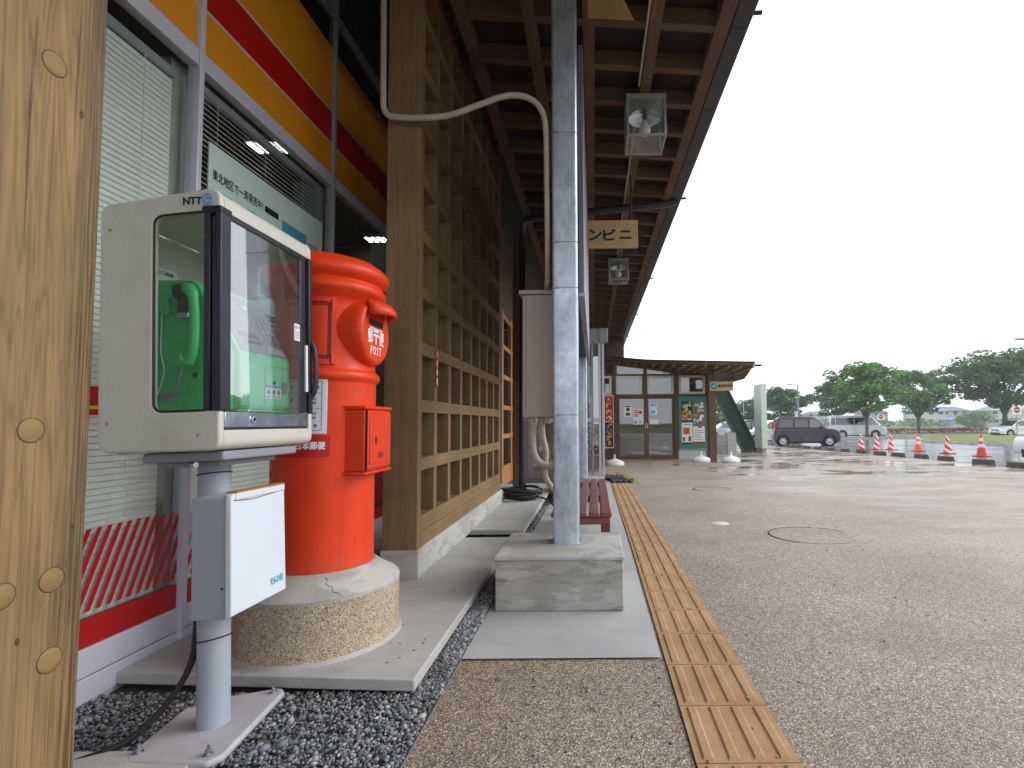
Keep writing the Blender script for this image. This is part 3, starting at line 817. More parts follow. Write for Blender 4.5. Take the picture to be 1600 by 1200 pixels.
copy_tree(lp, (.43, 8.5, rz(.45) - .04), label='farther square glass lamp under the canopy beyond the wooden sign')
lp3 = copy_tree(lp, (.43, 12.9, rz(.45) - .04), label='farthest lamp under the canopy, hidden behind the nearer lamp')
def _rm(o):
    for k in list(o.children): _rm(k)
    bpy.data.objects.remove(o)
_rm(lp3)

# hanging wooden sign
sg = thing('hanging_sign', (.2, 5.5, 2.9), 'hanging wooden sign board reading in black katakana under the canopy', 'sign')
MB().box(-.24, .498, 5.5, 5.53, 2.905, 3.215).build('board', M['signwood'], sg, bevel=.003)
t = MB()
for k, ch in enumerate('コンビニ'):
    lettering(t, ch, .135 if ch != 'ニ' else .125, .118 if ch != 'ニ' else .085, (-.155 + k * .172 + (0.012 if k == 1 else 0) - (.004 if k == 2 else 0), 5.4990, 3.052), XV, ZV, bold=.006)
t.build('lettering', M['ink'], sg)
for x in (-.18, .43):
    MB().cyl((x, 5.515, 3.21), (x, 5.515, rz(x) + .05), .008, n=8).build('hanger', M['black'], sg)

# ================================================================== STEEL POSTS + BOARD
def steel(x0, x1, y, zb, zt):
    w_ = .15
    poly = []
    r = .014
    return [(x0, y), (x1, y + w_)]
ped = thing('concrete_pedestal', (-.19, 3.0, .008), 'near stained concrete pedestal under the galvanised steel post', 'pedestal', 'concrete pedestals under the steel posts')
pm = MB(); pm.prism([(-.525, 2.712), (.146, 2.702), (.152, 3.279), (-.529, 3.285)], .0085, .268, 'z')
pm.build('block', M['ped'], ped, bevel=.006)
pm = MB(); pm.prism([(-.530, 2.706), (.151, 2.696), (.157, 3.285), (-.534, 3.290)], .2685, .291, 'z')
pm.build('screed_cap', M['curb'], ped, bevel=.006)
sp1 = thing('steel_post', (-.167, 3.045, .29), 'near galvanised steel post on a concrete pedestal with cable ties', 'post', 'galvanised steel posts holding the board')
pm = MB(); pm.prism([(x, y) for x, y in rrect(-.242, -.092, 2.972, 3.118, .016, 4)], .291, 3.80, 'z'); pm.build('shaft', M['galv'], sp1, smooth=50)
MB().box(-.252, -.082, 2.962, 3.128, .2905, .294).build('base_flange', M['galv'], sp1)
for z in (2.735, 2.065, 1.79, 1.035):
    q = MB(); pts = rrect(-.2445, -.0895, 2.9695, 3.1205, .017, 3)
    q.tube([(x, y, z) for x, y in pts], .0016, 6, closed=True)
    q.box(-.235, -.205, 2.962, 2.970, z - .006, z + .006)
    q.build('band_clamp', M['alug'], sp1)
ped2 = thing('concrete_pedestal', (-.19, 6.85, -.03), 'far concrete pedestal behind the bench under the second steel post', 'pedestal', 'concrete pedestals under the steel posts')
MB().box(-.50, .12, 6.56, 7.16, -.05, .25).build('block', M['ped'], ped2, bevel=.006)
sp2 = thing('steel_post', (-.167, 6.88, .25), 'far galvanised steel post behind the bench', 'post', 'galvanised steel posts holding the board')
pm = MB(); pm.prism([(x, y) for x, y in rrect(-.242, -.092, 6.81, 6.96, .016, 4)], .25, 3.80, 'z'); pm.build('shaft', M['galv'], sp2, smooth=50)
bd = thing('display_board', (-.06, 4.9, 1.8), 'dark slate board fixed edge-on between the two steel posts', 'board')
MB().box(-.088, -.056, 3.125, 6.70, 1.80, 3.40).build('panel', M['slate'], bd, bevel=.002)
MB().box(-.090, -.052, 3.125, 6.70, 1.775, 1.799).build('bottom_channel', M['alug'], bd)
MB().box(-.20, -.089, 3.135, 6.70, 1.85, 3.3).build('backing_box', M['black'], bd)

# electrical cabinet behind the post
cab = thing('electrical_cabinet', (-.31, 3.25, 1.02), 'beige metal electrical cabinet strapped behind the near steel post', 'cabinet')
MB().box(-.448, -.165, 3.19, 3.36, 1.025, 1.80).build('body', M['beige'], cab, bevel=.004)
MB().box(-.424, -.165, 3.178, 3.1885, 1.028, 1.797).build('door', M['beige'], cab, bevel=.003)
MB().box(-.470, -.150, 3.165, 3.375, 1.801, 1.828).build('lid', M['beige'], cab, bevel=.006)
for x, yy in ((-.40, 3.26), (-.335, 3.28), (-.30, 3.25)):
    MB().cyl((x, yy, .985), (x, yy, 1.026), .024, n=14).build('gland', M['pvc'], cab, smooth=40)
pts = [(-.395, 3.26, 1.0), (-.395, 3.26, .90), (-.385, 3.26, .80), (-.35, 3.26, .74), (-.29, 3.26, .715), (-.2, 3.25, .72), (-.17, 3.24, .6), (-.17, 3.24, .30)]
def smoothpts(p, n=5):
    p = [Vector(q) for q in p]; out = []
    for i in range(len(p) - 1):
        a = p[max(i - 1, 0)]; b = p[i]; c = p[i + 1]; d = p[min(i + 2, len(p) - 1)]
        for k in range(n):
            t = k / n
            out.append(.5 * ((2 * b) + (c - a) * t + (2 * a - 5 * b + 4 * c - d) * t * t + (3 * b - a - 3 * c + d) * t ** 3))
    out.append(p[-1]); return out
def corrug(pts, r, pitch=.008, amp=.0012, n=10):
    sp = smoothpts(pts, 8); out = [sp[0]]; acc = 0; rs = [r]
    L = 0
    for a, b in zip(sp, sp[1:]):
        d = (b - a).length; k = max(1, int(d / (pitch / 2)))
        for i in range(1, k + 1): out.append(a.lerp(b, i / k)); rs.append(r + amp * (1 if len(rs) % 2 else -1))
    return out, rs
o_, r_ = corrug(pts, .021, .011); MB().tube(o_, r_, 12).build('flexible_conduit', M['pvc'], cab, smooth=60)
pts = [(-.335, 3.28, 1.0), (-.33, 3.28, .9), (-.31, 3.28, .8), (-.315, 3.28, .65), (-.25, 3.28, .55), (-.17, 3.27, .5)]
o_, r_ = corrug(pts, .018, .011); MB().tube(o_, r_, 12).build('flexible_conduit', M['pvc'], cab, smooth=60)
# long flexible conduit to the timber post
cd = [(-1.272, 2.99, 3.60), (-1.268, 2.99, 3.2), (-1.266, 2.99, 3.0), (-1.262, 2.99, 2.91), (-1.235, 2.99, 2.862), (-1.19, 2.985, 2.846), (-1.065, 2.98, 2.836), (-.87, 2.98, 2.85), (-.68, 2.98, 2.915), (-.56, 2.985, 2.962), (-.47, 2.99, 2.98), (-.38, 2.995, 2.962), (-.315, 3.0, 2.905), (-.282, 3.005, 2.80), (-.276, 3.01, 2.5), (-.274, 3.03, 2.1), (-.285, 3.15, 1.9), (-.30, 3.25, 1.83)]
o_, r_ = corrug(cd, .0175, .010, .0009)
tag(MB().tube(o_, r_, 12).build('cable_conduit', M['pvc'], smooth=60, off=(-.3, 3.25, 1.83)), 'ivory flexible conduit looping from the lattice post across to the steel post', 'conduit')

# bench
bn = thing('bench', (-.13, 4.35, .008), 'low red-brown slatted wooden bench behind the concrete pedestal', 'bench')
for k in range(5):
    x = -.285 + k * .0815
    MB().box(x, x + .068, 3.34, 5.37, .374, .402).build('slat', M['bench'], bn, bevel=.004)
for y in (3.37, 4.32, 5.27):
    MB().box(-.27, .10, y, y + .05, .322, .372).build('cross_rail', M['bench'], bn, bevel=.003)
    for x in (-.27, .05): MB().box(x, x + .05, y, y + .05, g(y) + .008, .321).build('leg', M['bench'], bn, bevel=.003)
MB().box(-.27, .10, 3.352, 3.367, .326, .370).build('front_apron', M['bench'], bn, bevel=.002)

# downpipe and coil
dp = [(1.03, 6.1, 3.70), (.9, 6.12, 3.665), (-.1, 6.2, 3.60), (-.84, 6.28, 3.56), (-.885, 6.3, 3.50), (-.885, 6.3, 3.3), (-.885, 6.3, .10)]
tag(MB().tube(dp, .047, 16).build('downpipe', M['downpipe'], smooth=50, off=(-.885, 6.3, .1)), 'dark rainwater downpipe behind the electrical cabinet running up to the eaves', 'pipe')
hc = MB()
rr = random.Random(4)
for k in range(7):
    pts = []; R0_ = .20 + rr.uniform(-.03, .03); cx, cy = -.86 + rr.uniform(-.02, .02), 6.05 + rr.uniform(-.03, .03); z0 = .112 + .018 * k
    for i in range(36):
        t = 2 * math.pi * i / 36; pts.append((cx + R0_ * math.cos(t), cy + R0_ * .95 * math.sin(t), z0 + .01 * math.sin(t * 2 + k)))
    hc.tube(pts, .0105, 8, closed=True)
hc.tube(smoothpts([(-.68, 6.0, .13), (-.55, 5.9, .11), (-.45, 5.8, .04), (-.40, 5.55, .03)], 6), .0105, 8)
tag(hc.build('hose_coil', M['rubber'], smooth=60, off=(-.86, 6.05, .1)), 'coiled black hose lying on the slab by the downpipe', 'hose')

# wooden sliding door in the wall behind the lattice
dr = thing('wooden_door', (-1.4, 8.7, .0), 'orange-brown glazed wooden sliding door beyond the lattice screen', 'door')
for y0, y1 in ((7.75, 7.87), (8.60, 8.72), (9.45, 9.57)): MB().box(-1.45, -1.40, y0, y1, .02, 2.75).build('stile', M['doorwood'], dr, bevel=.003)
for z in (.02, .75, 1.2, 1.68, 2.15, 2.63):
    for y0 in (7.872, 8.722): MB().box(-1.445, -1.405, y0, y0 + .726, z, z + (.30 if z < .1 else .07)).build('rail', M['doorwood'], dr, bevel=.003)
MB().quad((-1.425, 7.8, .1), (-1.425, 9.5, .1), (-1.425, 9.5, 2.7), (-1.425, 7.8, 2.7)).build('glass', M['dglass'], dr)
wl = thing('side_building', (-1.6, 11, 0), 'dark timber wall of the arcade beyond the lattice screen', 'building')
MB().box(-1.6, -1.41, 9.58, 16.9, -.1, 3.75).build('wall', M['darkwood'], wl)
MB().box(-1.6, -1.46, 7.60, 9.58, 2.76, 3.75).build('wall', M['darkwood'], wl)
MB().box(-1.6, -1.41, 7.40, 7.745, -.1, 3.75).build('corner_post', M['darkwood'], wl)
MB().box(-1.78, -1.62, 5.98, 9.6, -.1, 3.75).build('back_wall', M['darkwood'], wl)
MB().box(-1.12, -.99, 7.0, 7.13, .09, 3.72).build('support_post', M['raftY'], wl, bevel=.004)

# glazed vestibule
vs_ = thing('glass_vestibule', (-.5, 9.9, -.1), 'aluminium framed glass entrance lobby beyond the bench', 'vestibule')
YV0 = 9.2
for x0, x1 in ((-1.21, -1.12), (-.62, -.56), (-.05, -.01), (.085, .125), (.145, .185)):
    MB().box(x0, x1, YV0, YV0 + .06, g(9.2) - .02, 2.60).build('frame_post', M['aluw'] if x0 > 0 else M['alug'], vs_, bevel=.004)
MB().box(-1.21, .20, YV0 - .01, YV0 + .07, 2.42, 2.67).build('header', M['alug'], vs_, bevel=.006)
MB().box(.10, .26, YV0 - .03, YV0 + .16, 2.45, 2.70).build('gutter_end', M['alug'], vs_, bevel=.006)
MB().box(-1.12, .085, YV0 + .005, YV0 + .05, 1.00, 1.07).build('mid_rail', M['aluw'], vs_, bevel=.003)
MB().box(-1.12, .085, YV0 + .005, YV0 + .05, g(9.2) - .01, .02).build('sill', M['alug'], vs_, bevel=.003)
MB().box(-1.3, .2, YV0, 11.2, 2.671, 2.70).build('roof', M['alug'], vs_)
for x0, x1 in ((-1.12, -.62), (-.56, -.05), (-.01, .085)):
    for z0, z1 in ((.02, 1.0), (1.07, 2.42)):
        MB().quad((x0, YV0 + .03, z0), (x1, YV0 + .03, z0), (x1, YV0 + .03, z1), (x0, YV0 + .03, z1)).build('glass', M['kglass'], vs_)
MB().quad((.165, YV0 + .07, 0), (.165, 11.2, 0), (.165, 11.2, 2.42), (.165, YV0 + .07, 2.42)).build('glass', M['kglass'], vs_)
MB().box(-1.25, .16, 11.2, 11.25, -.1, 2.67).build('back_wall', M['room'], vs_)
MB().box(-.14, -.02, 9.5, 9.52, 1.35, 2.05).build('notice', M['poster'], vs_)
nb = MB().box(-.17, .08, 9.6, 9.62, .42, .98).build('picture_panel', M['ink'], vs_)
q = MB()
for k in range(26):
    u, v = rr.uniform(-.15, .06), rr.uniform(.45, .95); s = rr.uniform(.012, .035); q.lathe([(0, 0), (s, 0)], M=Matrix.Translation((u, 9.598 - k * .0002, v)) @ Matrix.Rotation(R(90), 4, 'X'), n=9)
q.build('picture_spots', M['pale'], nb)
aw = thing('folding_sign', (-.95, 9.7, 0), 'small wooden A-frame board inside the glass lobby', 'sign')
MB().add([(-1.15, 9.6, -.05), (-.8, 9.6, -.05), (-.86, 9.75, .62), (-1.02, 9.75, .62), (-1.15, 9.63, -.05), (-.8, 9.63, -.05), (-.86, 9.78, .62), (-1.02, 9.78, .62)], [(0, 1, 2, 3), (7, 6, 5, 4), (0, 4, 5, 1), (1, 5, 6, 2), (2, 6, 7, 3), (3, 7, 4, 0)]).build('front_leaf', M['signwood'], aw)
MB().add([(-1.15, 10.0, -.05), (-.8, 10.0, -.05), (-.86, 9.79, .62), (-1.02, 9.79, .62), (-1.15, 10.03, -.05), (-.8, 10.03, -.05), (-.86, 9.82, .62), (-1.02, 9.82, .62)], [(0, 1, 2, 3), (7, 6, 5, 4), (0, 4, 5, 1), (1, 5, 6, 2), (2, 6, 7, 3), (3, 7, 4, 0)]).build('rear_leaf', M['signwood'], aw)

# rumpled mat
mb = MB(); nx, ny = 14, 18; rr = random.Random(9)
vs = []
for j in range(ny + 1):
    for i in range(nx + 1):
        x = .27 + .40 * i / nx + .06 * math.sin(j * .4) - .12 * j / ny; y = 9.05 + 1.35 * j / ny
        vs.append((x, y, g(y) + .018 + .02 * abs(math.sin(i * .9 + j * .35)) + .015 * math.sin(i * 1.7 - j * .8)))
mb.add(vs, [(j * (nx + 1) + i, j * (nx + 1) + i + 1, (j + 1) * (nx + 1) + i + 1, (j + 1) * (nx + 1) + i) for j in range(ny) for i in range(nx)])
mt = mb.build('floor_mat', M['rubber'], smooth=70, off=(.45, 9.7, g(9.7))); sm = mt.modifiers.new('solid', 'SOLIDIFY'); sm.thickness = .008
tag(mt, 'crumpled black rubber mat at the far end of the tactile tiles', 'mat')
mos = N('moss'); vv = mos.coord(); mos.pbr(mos.ramp(mos.noise(vv, 8, 5), [(.4, (.22, .17, .05)), (.7, (.36, .30, .08))]), .9)
mb = MB(); mb.add([(.60, 9.0, g(9.0) + .004), (.80, 9.0, g(9.0) + .004), (.66, 11.2, g(11.2) + .004), (.46, 11.6, g(11.6) + .004)], [(0, 1, 2, 3)])
structure(mb.build('moss_strip', mos.m))

# manholes and marker
def manhole(x, y, r, label, a0=35, a1=215):
    mh = thing('manhole_cover', (x, y, g(y)), label, 'manhole', 'sunken covers in the paving')
    rim = MB()
    for q0, q1, wd in ((20, 62, .006), (66, 118, .009), (122, 160, .005), (165, 205, .012), (206, 232, .006)):
        wd = wd * (2.4 if y > 6 else 1.2)
        rim.lathe([(r - wd, .003), (r - wd * .4, .0050), (r + .001, .0050), (r + .004, .0025)], n=14, a0=q0, a1=q1, M=Matrix.Translation((x, y, g(y))) @ Matrix.Rotation(-.0165, 4, 'X'))
    rim.build('rim', M['joint'], mh, smooth=40)
    MB().lathe([(0, .0022), (r - .012, .0022)], n=48, M=Matrix.Translation((x, y, g(y))) @ Matrix.Rotation(-.0165, 4, 'X')).build('cover', M['agg'], mh)
M['agg2'] = m_concrete('damp_cover_fill', (.11, .10, .085), (.29, .25, .205), 40, .4, .4)
manhole(1.89, 4.50, .36, 'larger round cover with a dark rim in the middle of the paving')
manhole(1.84, 8.0, .31, 'smaller round cover in the paving near the far end of the tactile tiles')
tag(MB().lathe([(0, .006), (.085, .005), (.09, .002)], n=32, M=Matrix.Translation((1.235, 5.09, g(5.09)))).build('ground_marker', M['plaster'], smooth=40, off=(1.235, 5.09, g(5.09))), 'small pale oval marker plate set in the paving', 'marker')

# ================================================================== POSTBOX
C = Vector((-1.193, 2.26, 0))
pb_base = thing('postbox_plinth', (C.x, C.y, .08), 'round plinth of washed aggregate with a smooth concrete top under the red postbox', 'plinth')
MB().lathe([(.322, .078), (.320, .10), (.316, .115), (.316, .31)], c=C, n=72).build('aggregate_drum', M['pebf'], pb_base, smooth=50)
MB().lathe([(.3165, .305), (.3175, .318), (.308, .328), (.26, .355), (.215, .392), (.0, .395)], c=C, n=72).build('concrete_top', M['curb'], pb_base, smooth=35)
MB().lathe([(.330, .0795), (.327, .084), (.322, .092), (.3185, .098)], c=C, n=72).build('mortar_fillet', M['slab'], pb_base, smooth=60)
cr_ = MB(); pts = []
for k in range(9):
    t_ = k / 8; a_c = R(-60 + 1.6 * math.sin(k * 1.9) + 9 * t_); rad = .228 + .085 * t_; zz = .3925 - (rad - .215) * (.0375 / .045 if rad < .26 else 0) if rad < .26 else .355 - (rad - .26) * (.027 / .048)
    pts.append((C.x + rad * math.cos(a_c), C.y + rad * math.sin(a_c), zz + .0008))
cr_.tube(pts, .0008, 5); cr_.build('crack', M['joint'], pb_base)
pb = thing('postbox', (C.x, C.y, .39), 'bright red round pillar postbox with a hooded slot, behind the telephone cabinet', 'postbox')
MB().lathe([(.207, .385), (.207, .40), (.205, .43), (.205, 1.165), (.206, 1.172), (.217, 1.18), (.222, 1.195), (.217, 1.212), (.203, 1.222), (.200, 1.232), (.200, 1.49), (.203, 1.515), (.212, 1.53), (.236, 1.552), (.243, 1.562), (.243, 1.580), (.232, 1.592), (.226, 1.606), (.240, 1.618), (.252, 1.628), (.256, 1.645), (.252, 1.662), (.242, 1.672), (.236, 1.680), (.20, 1.705), (.13, 1.728), (.05, 1.738), (0, 1.74)], c=C, n=96).build('body', M['post'], pb, smooth=50)
# slot drum facing +X
Dm = Matrix.Translation((C.x, C.y - .01, 1.395)) @ Matrix.Rotation(R(90), 4, 'Y')
slotd = MB().lathe([(.150, .02), (.150, .17), (.149, .200), (.145, .216), (.138, .224), (.130, .227), (.126, .222), (.0, .222)], n=64, M=Dm).build('slot_housing', M['post'], pb, smooth=45)
fx = C.x + .2225
# slot mouth + hood
MB().box(fx - .004, fx + .0012, C.y - .078, C.y + .062, 1.425, 1.452).build('slot_mouth', M['black'], slotd)
hood = MB(); n = 14; vs = []
for j in range(n + 1):
    t = j / n; yy = C.y - .105 + .190 * t; a = math.sin(math.pi * t)
    for k in range(5):
        q = k / 4; vs.append((fx + .001 + (.078 * a ** .7 + .010) * math.sin(q * math.pi / 2), yy, 1.525 + .010 * a - (.062 + .008 * a) * (1 - math.cos(q * math.pi / 2))))
hood.add(vs, [(j * 5 + k, j * 5 + k + 1, (j + 1) * 5 + k + 1, (j + 1) * 5 + k) for j in range(n) for k in range(4)])
ho = hood.build('slot_hood', M['post'], slotd, smooth=60); sm = ho.modifiers.new('s', 'SOLIDIFY'); sm.thickness = .006; sm.offset = 0
t = MB()
MB().box(fx, fx + .0016, C.y - .07, C.y + .055, 1.408, 1.416).build('slot_lip', M['white'], slotd)
lettering(t, '郵', .048, .062, (fx + .0008, C.y - .064, 1.375), YV, ZV, bold=.0018)
lettering(t, '〒', .050, .062, (fx + .0008, C.y - .008, 1.375), YV, ZV, bold=.0024)
lettering(t, '便', .048, .062, (fx + .0008, C.y + .048, 1.375), YV, ZV, bold=.0018)
lettering(t, 'P O S T', .105, .036, (fx + .0008, C.y - .008, 1.315), YV, ZV, bold=.0016)
t.build('lettering', M['white'], slotd)
# patches on the drum
def cyl_patch(mb, Rr, a0, a1, z0, z1, th=.003, n=14):
    vs = []
    for i in range(n + 1):
        a = R(a0 + (a1 - a0) * i / n)
        for r_ in (Rr, Rr + th):
            for z in (z0, z1): vs.append((C.x + r_ * math.cos(a), C.y + r_ * math.sin(a), z))
    fs = []
    for i in range(n):
        b = i * 4; c2 = b + 4
        fs += [(b + 2, c2 + 2, c2 + 3, b + 3), (b, b + 1, c2 + 1, c2), (b + 1, b + 3, c2 + 3, c2 + 1), (b, c2, c2 + 2, b + 2)]
    fs += [(0, 2, 3, 1), (n * 4, n * 4 + 1, n * 4 + 3, n * 4 + 2)]
    mb.add(vs, fs)
def cyl_map(a_mid, zc, Rr):
    return lambda a, b, l: Vector((C.x + (Rr + l) * math.cos(R(a_mid) + a / Rr), C.y + (Rr + l) * math.sin(R(a_mid) + a / Rr), zc + b))
m_ = MB(); cyl_patch(m_, .1995, -112, -53, 1.238, 1.258, .010); cyl_patch(m_, .1995, -112, -53, 1.497, 1.517, .010)
cyl_patch(m_, .1995, -58, -53, 1.258, 1.497, .010, 3); cyl_patch(m_, .1995, -112, -107, 1.258, 1.497, .010, 3)
fr_ = m_.build('notice_frame', M['post'], pb, bevel=.002)
m_ = MB(); cyl_patch(m_, .1995, -106, -60, 1.262, 1.262 + .012, .004); cyl_patch(m_, .1995, -106, -60, 1.484, 1.493, .005); cyl_patch(m_, .1995, -61.5, -59.5, 1.268, 1.49, .0045, 2)
m_.build('worn_edge', M['postd'], fr_)
m_ = MB(); cyl_patch(m_, .1995, -106, -62, 1.275, 1.480, .006); m_.build('frame_panel', M['post'], fr_, bevel=.002)
for z in (1.262, 1.487):
    a = R(-57); MB().cyl((C.x + .208 * math.cos(a), C.y + .208 * math.sin(a), z - .02), (C.x + .208 * math.cos(a), C.y + .208 * math.sin(a), z + .02), .006, n=10).build('hinge', M['post'], fr_, smooth=40)
# schedule plate
m_ = MB(); cyl_patch(m_, .2052, -118, -60.5, .952, 1.178, .004, 18); sch = m_.build('collection_notice', M['whitepaint'], pb, bevel=.002)
m_ = MB()
for z in (.966, 1.055, 1.118, 1.166): cyl_patch(m_, .2094, -112, -66, z, z + .0014, .0004, 14)
for a in (-112, -66.3, -88): cyl_patch(m_, .2094, a, a + .5, .966, 1.167, .0004, 1)
for a_mid, zc, s_, w_, h_ in ((-73, 1.142, '時刻', .030, .014), (-76, 1.095, '10:25', .030, .009), (-76, 1.078, '15:40', .030, .009), (-76, 1.035, '09:10', .030, .009), (-76, 1.018, '14:20', .030, .009), (-100, 1.142, '平日', .030, .014), (-100, 1.09, '取集', .03, .012), (-72, .985, '号', .012, .012)):
    lettering(m_, s_, w_, h_, (0, 0, 0), XV, ZV, mapf=cyl_map(a_mid, zc, .2096), bold=.0004)
m_.build('notice_print', M['ink'], sch)
m_ = MB(); cyl_patch(m_, .2052, -118, -57, .858, .945, .0012, 18); lb = m_.build('red_label', M['darkred'], pb)
m_ = MB(); lettering(m_, '日本郵便', .110, .030, (0, 0, 0), XV, ZV, mapf=cyl_map(-77, .905, .2066), bold=.0012)
lettering(m_, 'JP', .030, .022, (0, 0, 0), XV, ZV, mapf=cyl_map(-101, .912, .2066), bold=.0012)
lettering(m_, 'P O S T', .030, .005, (0, 0, 0), XV, ZV, mapf=cyl_map(-101, .891, .2066), bold=.0003)
m_.build('label_lettering', M['white'], lb)
m_ = MB(); rr = random.Random(1)
for k in range(16):
    a0 = rr.uniform(-33, -14); z0 = rr.uniform(1.07, 1.15); cyl_patch(m_, .2052, a0, a0 + rr.uniform(.6, 2.2), z0, z0 + rr.uniform(.003, .016), .0006, 1)
m_.build('peeled_residue', paint('faded_residue', (.45, .13, .10), .8, 0, .4, 60), pb)
# collection door
bx = MB().box(C.x + .10, -.955, 2.125, 2.385, .792, 1.052).build('collection_box', M['post'], pb, bevel=.006)
MB().box(C.x + .10, -.949, 2.118, 2.392, 1.053, 1.068).build('top_flange', M['post'], bx, bevel=.004)
MB().box(C.x + .10, -.949, 2.118, 2.392, .778, .791).build('bottom_flange', M['post'], bx, bevel=.004)
d_ = MB().box(-.9545, -.948, 2.135, 2.375, .803, 1.040).build('door', M['post'], bx, bevel=.003)
MB().box(-.9478, -.944, 2.152, 2.358, .820, 1.022).build('door_panel', M['post'], d_, bevel=.003)
MB().box(-.9438, -.940, 2.235, 2.275, .845, .868).build('lock', M['postd'], d_)
MB().box(-.9438, -.9425, 2.20, 2.215, .905, .935).build('keyhole', M['ink'], d_)
MB().box(-.95455, -.9475, 2.1275, 2.1335, .795, 1.05).build('door_gap', M['ink'], bx)

# ================================================================== TELEPHONE CABINET ON POLE
LEAN = (0, -R(1.6), 0)
BX, BY = -1.209, 1.66
tel = thing('telephone_cabinet', (BX, BY, .045), 'ivory public telephone cabinet with glass door on a grey pole, left of the red postbox', 'phone cabinet', rot=LEAN)
dx = .033
# base plate
m_ = MB(); bp = [(-1.352, 1.55), (-1.345, 1.50), (-1.31, 1.475), (-1.085, 1.465), (-1.06, 1.50), (-1.095, 1.84), (-1.115, 1.865), (-1.135, 1.87), (-1.365, 1.80), (-1.378, 1.77)]
m_.prism(bp, .030, .052, 'z'); m_.build('base_plate', M['plate'], tel, bevel=.008)
for x, y in ((-1.105, 1.50), (-1.32, 1.52), (-1.13, 1.835), (-1.35, 1.77)):
    b_ = MB(); b_.cyl((x, y, .052), (x, y, .056), .012, n=16); b_.cyl((x, y, .056), (x, y, .066), .0085, n=6); b_.cyl((x, y, .066), (x, y, .078), .0045, n=10)
    b_.build('anchor_bolt', M['steel'], tel)
MB().cyl((BX, BY, .05), (BX, BY, .885), .0445, n=48).build('pole', M['greypaint'], tel, smooth=40)
for z, tz in ((.835, .006), (.315, .010)):
    pts = [(BX + .046 * math.cos(2 * math.pi * i / 28), BY + .046 * math.sin(2 * math.pi * i / 28), z + tz * math.sin(2 * math.pi * i / 28 + 2.2)) for i in range(28)]
    MB().tube(pts, .0022, 6, closed=True).build('cable_tie', M['black'], tel)
# cabinet shell
XB, XF, Z0, Z1 = -1.392 + dx, -1.05 + dx, .913, 1.658
YA, YB = 1.418, 1.886
def side_poly():
    r = .03; out = []
    def arc(cx, cz, a0, a1, rr_, n=5): return [(cx + rr_ * math.cos(R(a0 + (a1 - a0) * i / n)), cz + rr_ * math.sin(R(a0 + (a1 - a0) * i / n))) for i in range(n + 1)]
    zw0, zw1 = 1.027, 1.592; xw = -1.238 + dx
    out += arc(XF - .028, Z0 + .030, -90, 0, .028)
    out += [(XF, zw0)]
    out += arc(xw + .026, zw0 + .026, 270, 180, .026)
    out += arc(xw + .026, zw1 - .030, 180, 90, .026)
    out += [(XF, zw1 + .008)]
    out += arc(XF - .030, Z1 - .024, 0, 90, .030)
    out += arc(XB + .034, Z1 - .030 - .034, 90, 180, .034)
    out += arc(XB + .036, Z0 + .04, 180, 270, .036)
    return out
for y0, y1 in ((YA, YA + .022), (YB - .022, YB)):
    m_ = MB(); m_.prism(side_poly(), y0, y1, 'y'); sd_ = m_.build('side_panel', M['ivory'], tel, bevel=.007, seg=3)
def arcp(cx, cz, a0, a1, r_, n=5): return [(cx + r_ * math.cos(R(a0 + (a1 - a0) * i / n)), cz + r_ * math.sin(R(a0 + (a1 - a0) * i / n))) for i in range(n + 1)]
m_ = MB(); tpz = [(XF - .002, 1.604)] + arcp(XF - .032, Z1 - .026, 0, 90, .030) + [(XB + .034, Z1 - .032), (XB + .034, Z1 - .062), (XF - .06, 1.62), (XF - .03, 1.604)]
m_.prism(tpz, YA + .0225, YB - .0225, 'y'); m_.build('top_panel', M['ivory'], tel, bevel=.002)
m_ = MB(); m_.prism([(XB + .036, Z0 + .001)] + arcp(XF - .030, Z0 + .031, -90, 0, .028) + [(XF - .002, .972), (XB + .036, .985)], YA + .0225, YB - .0225, 'y'); m_.build('bottom_panel', M['ivory'], tel, bevel=.002)
MB().box(XB + .001, XB + .02, YA + .02, YB - .02, Z0 + .03, Z1 - .06).build('back_panel', M['ivory'], tel)
MB().box(XF - .03, XF - .001, YA + .0235, YB - .0235, .979, 1.024).build('kick_strip', M['steel'], tel, bevel=.002)
MB().box(XF - .02, XF - .005, YA + .0235, YB - .0235, .9725, .9785).build('shadow_gap', M['black'], tel)
lk = MB().lathe([(0, .0055), (.006, .0055), (.0065, .004), (.011, .004), (.012, 0)], n=24, M=Matrix.Translation((XF - .001, 1.560, 1.003)) @ Matrix.Rotation(R(90), 4, 'Y')).build('lock', M['reflector'], tel, smooth=40)
MB().lathe([(0, .0058), (.0055, .0058)], n=16, M=Matrix.Translation((XF - .001, 1.560, 1.003)) @ Matrix.Rotation(R(90), 4, 'Y')).build('keyhole', M['ink'], lk)
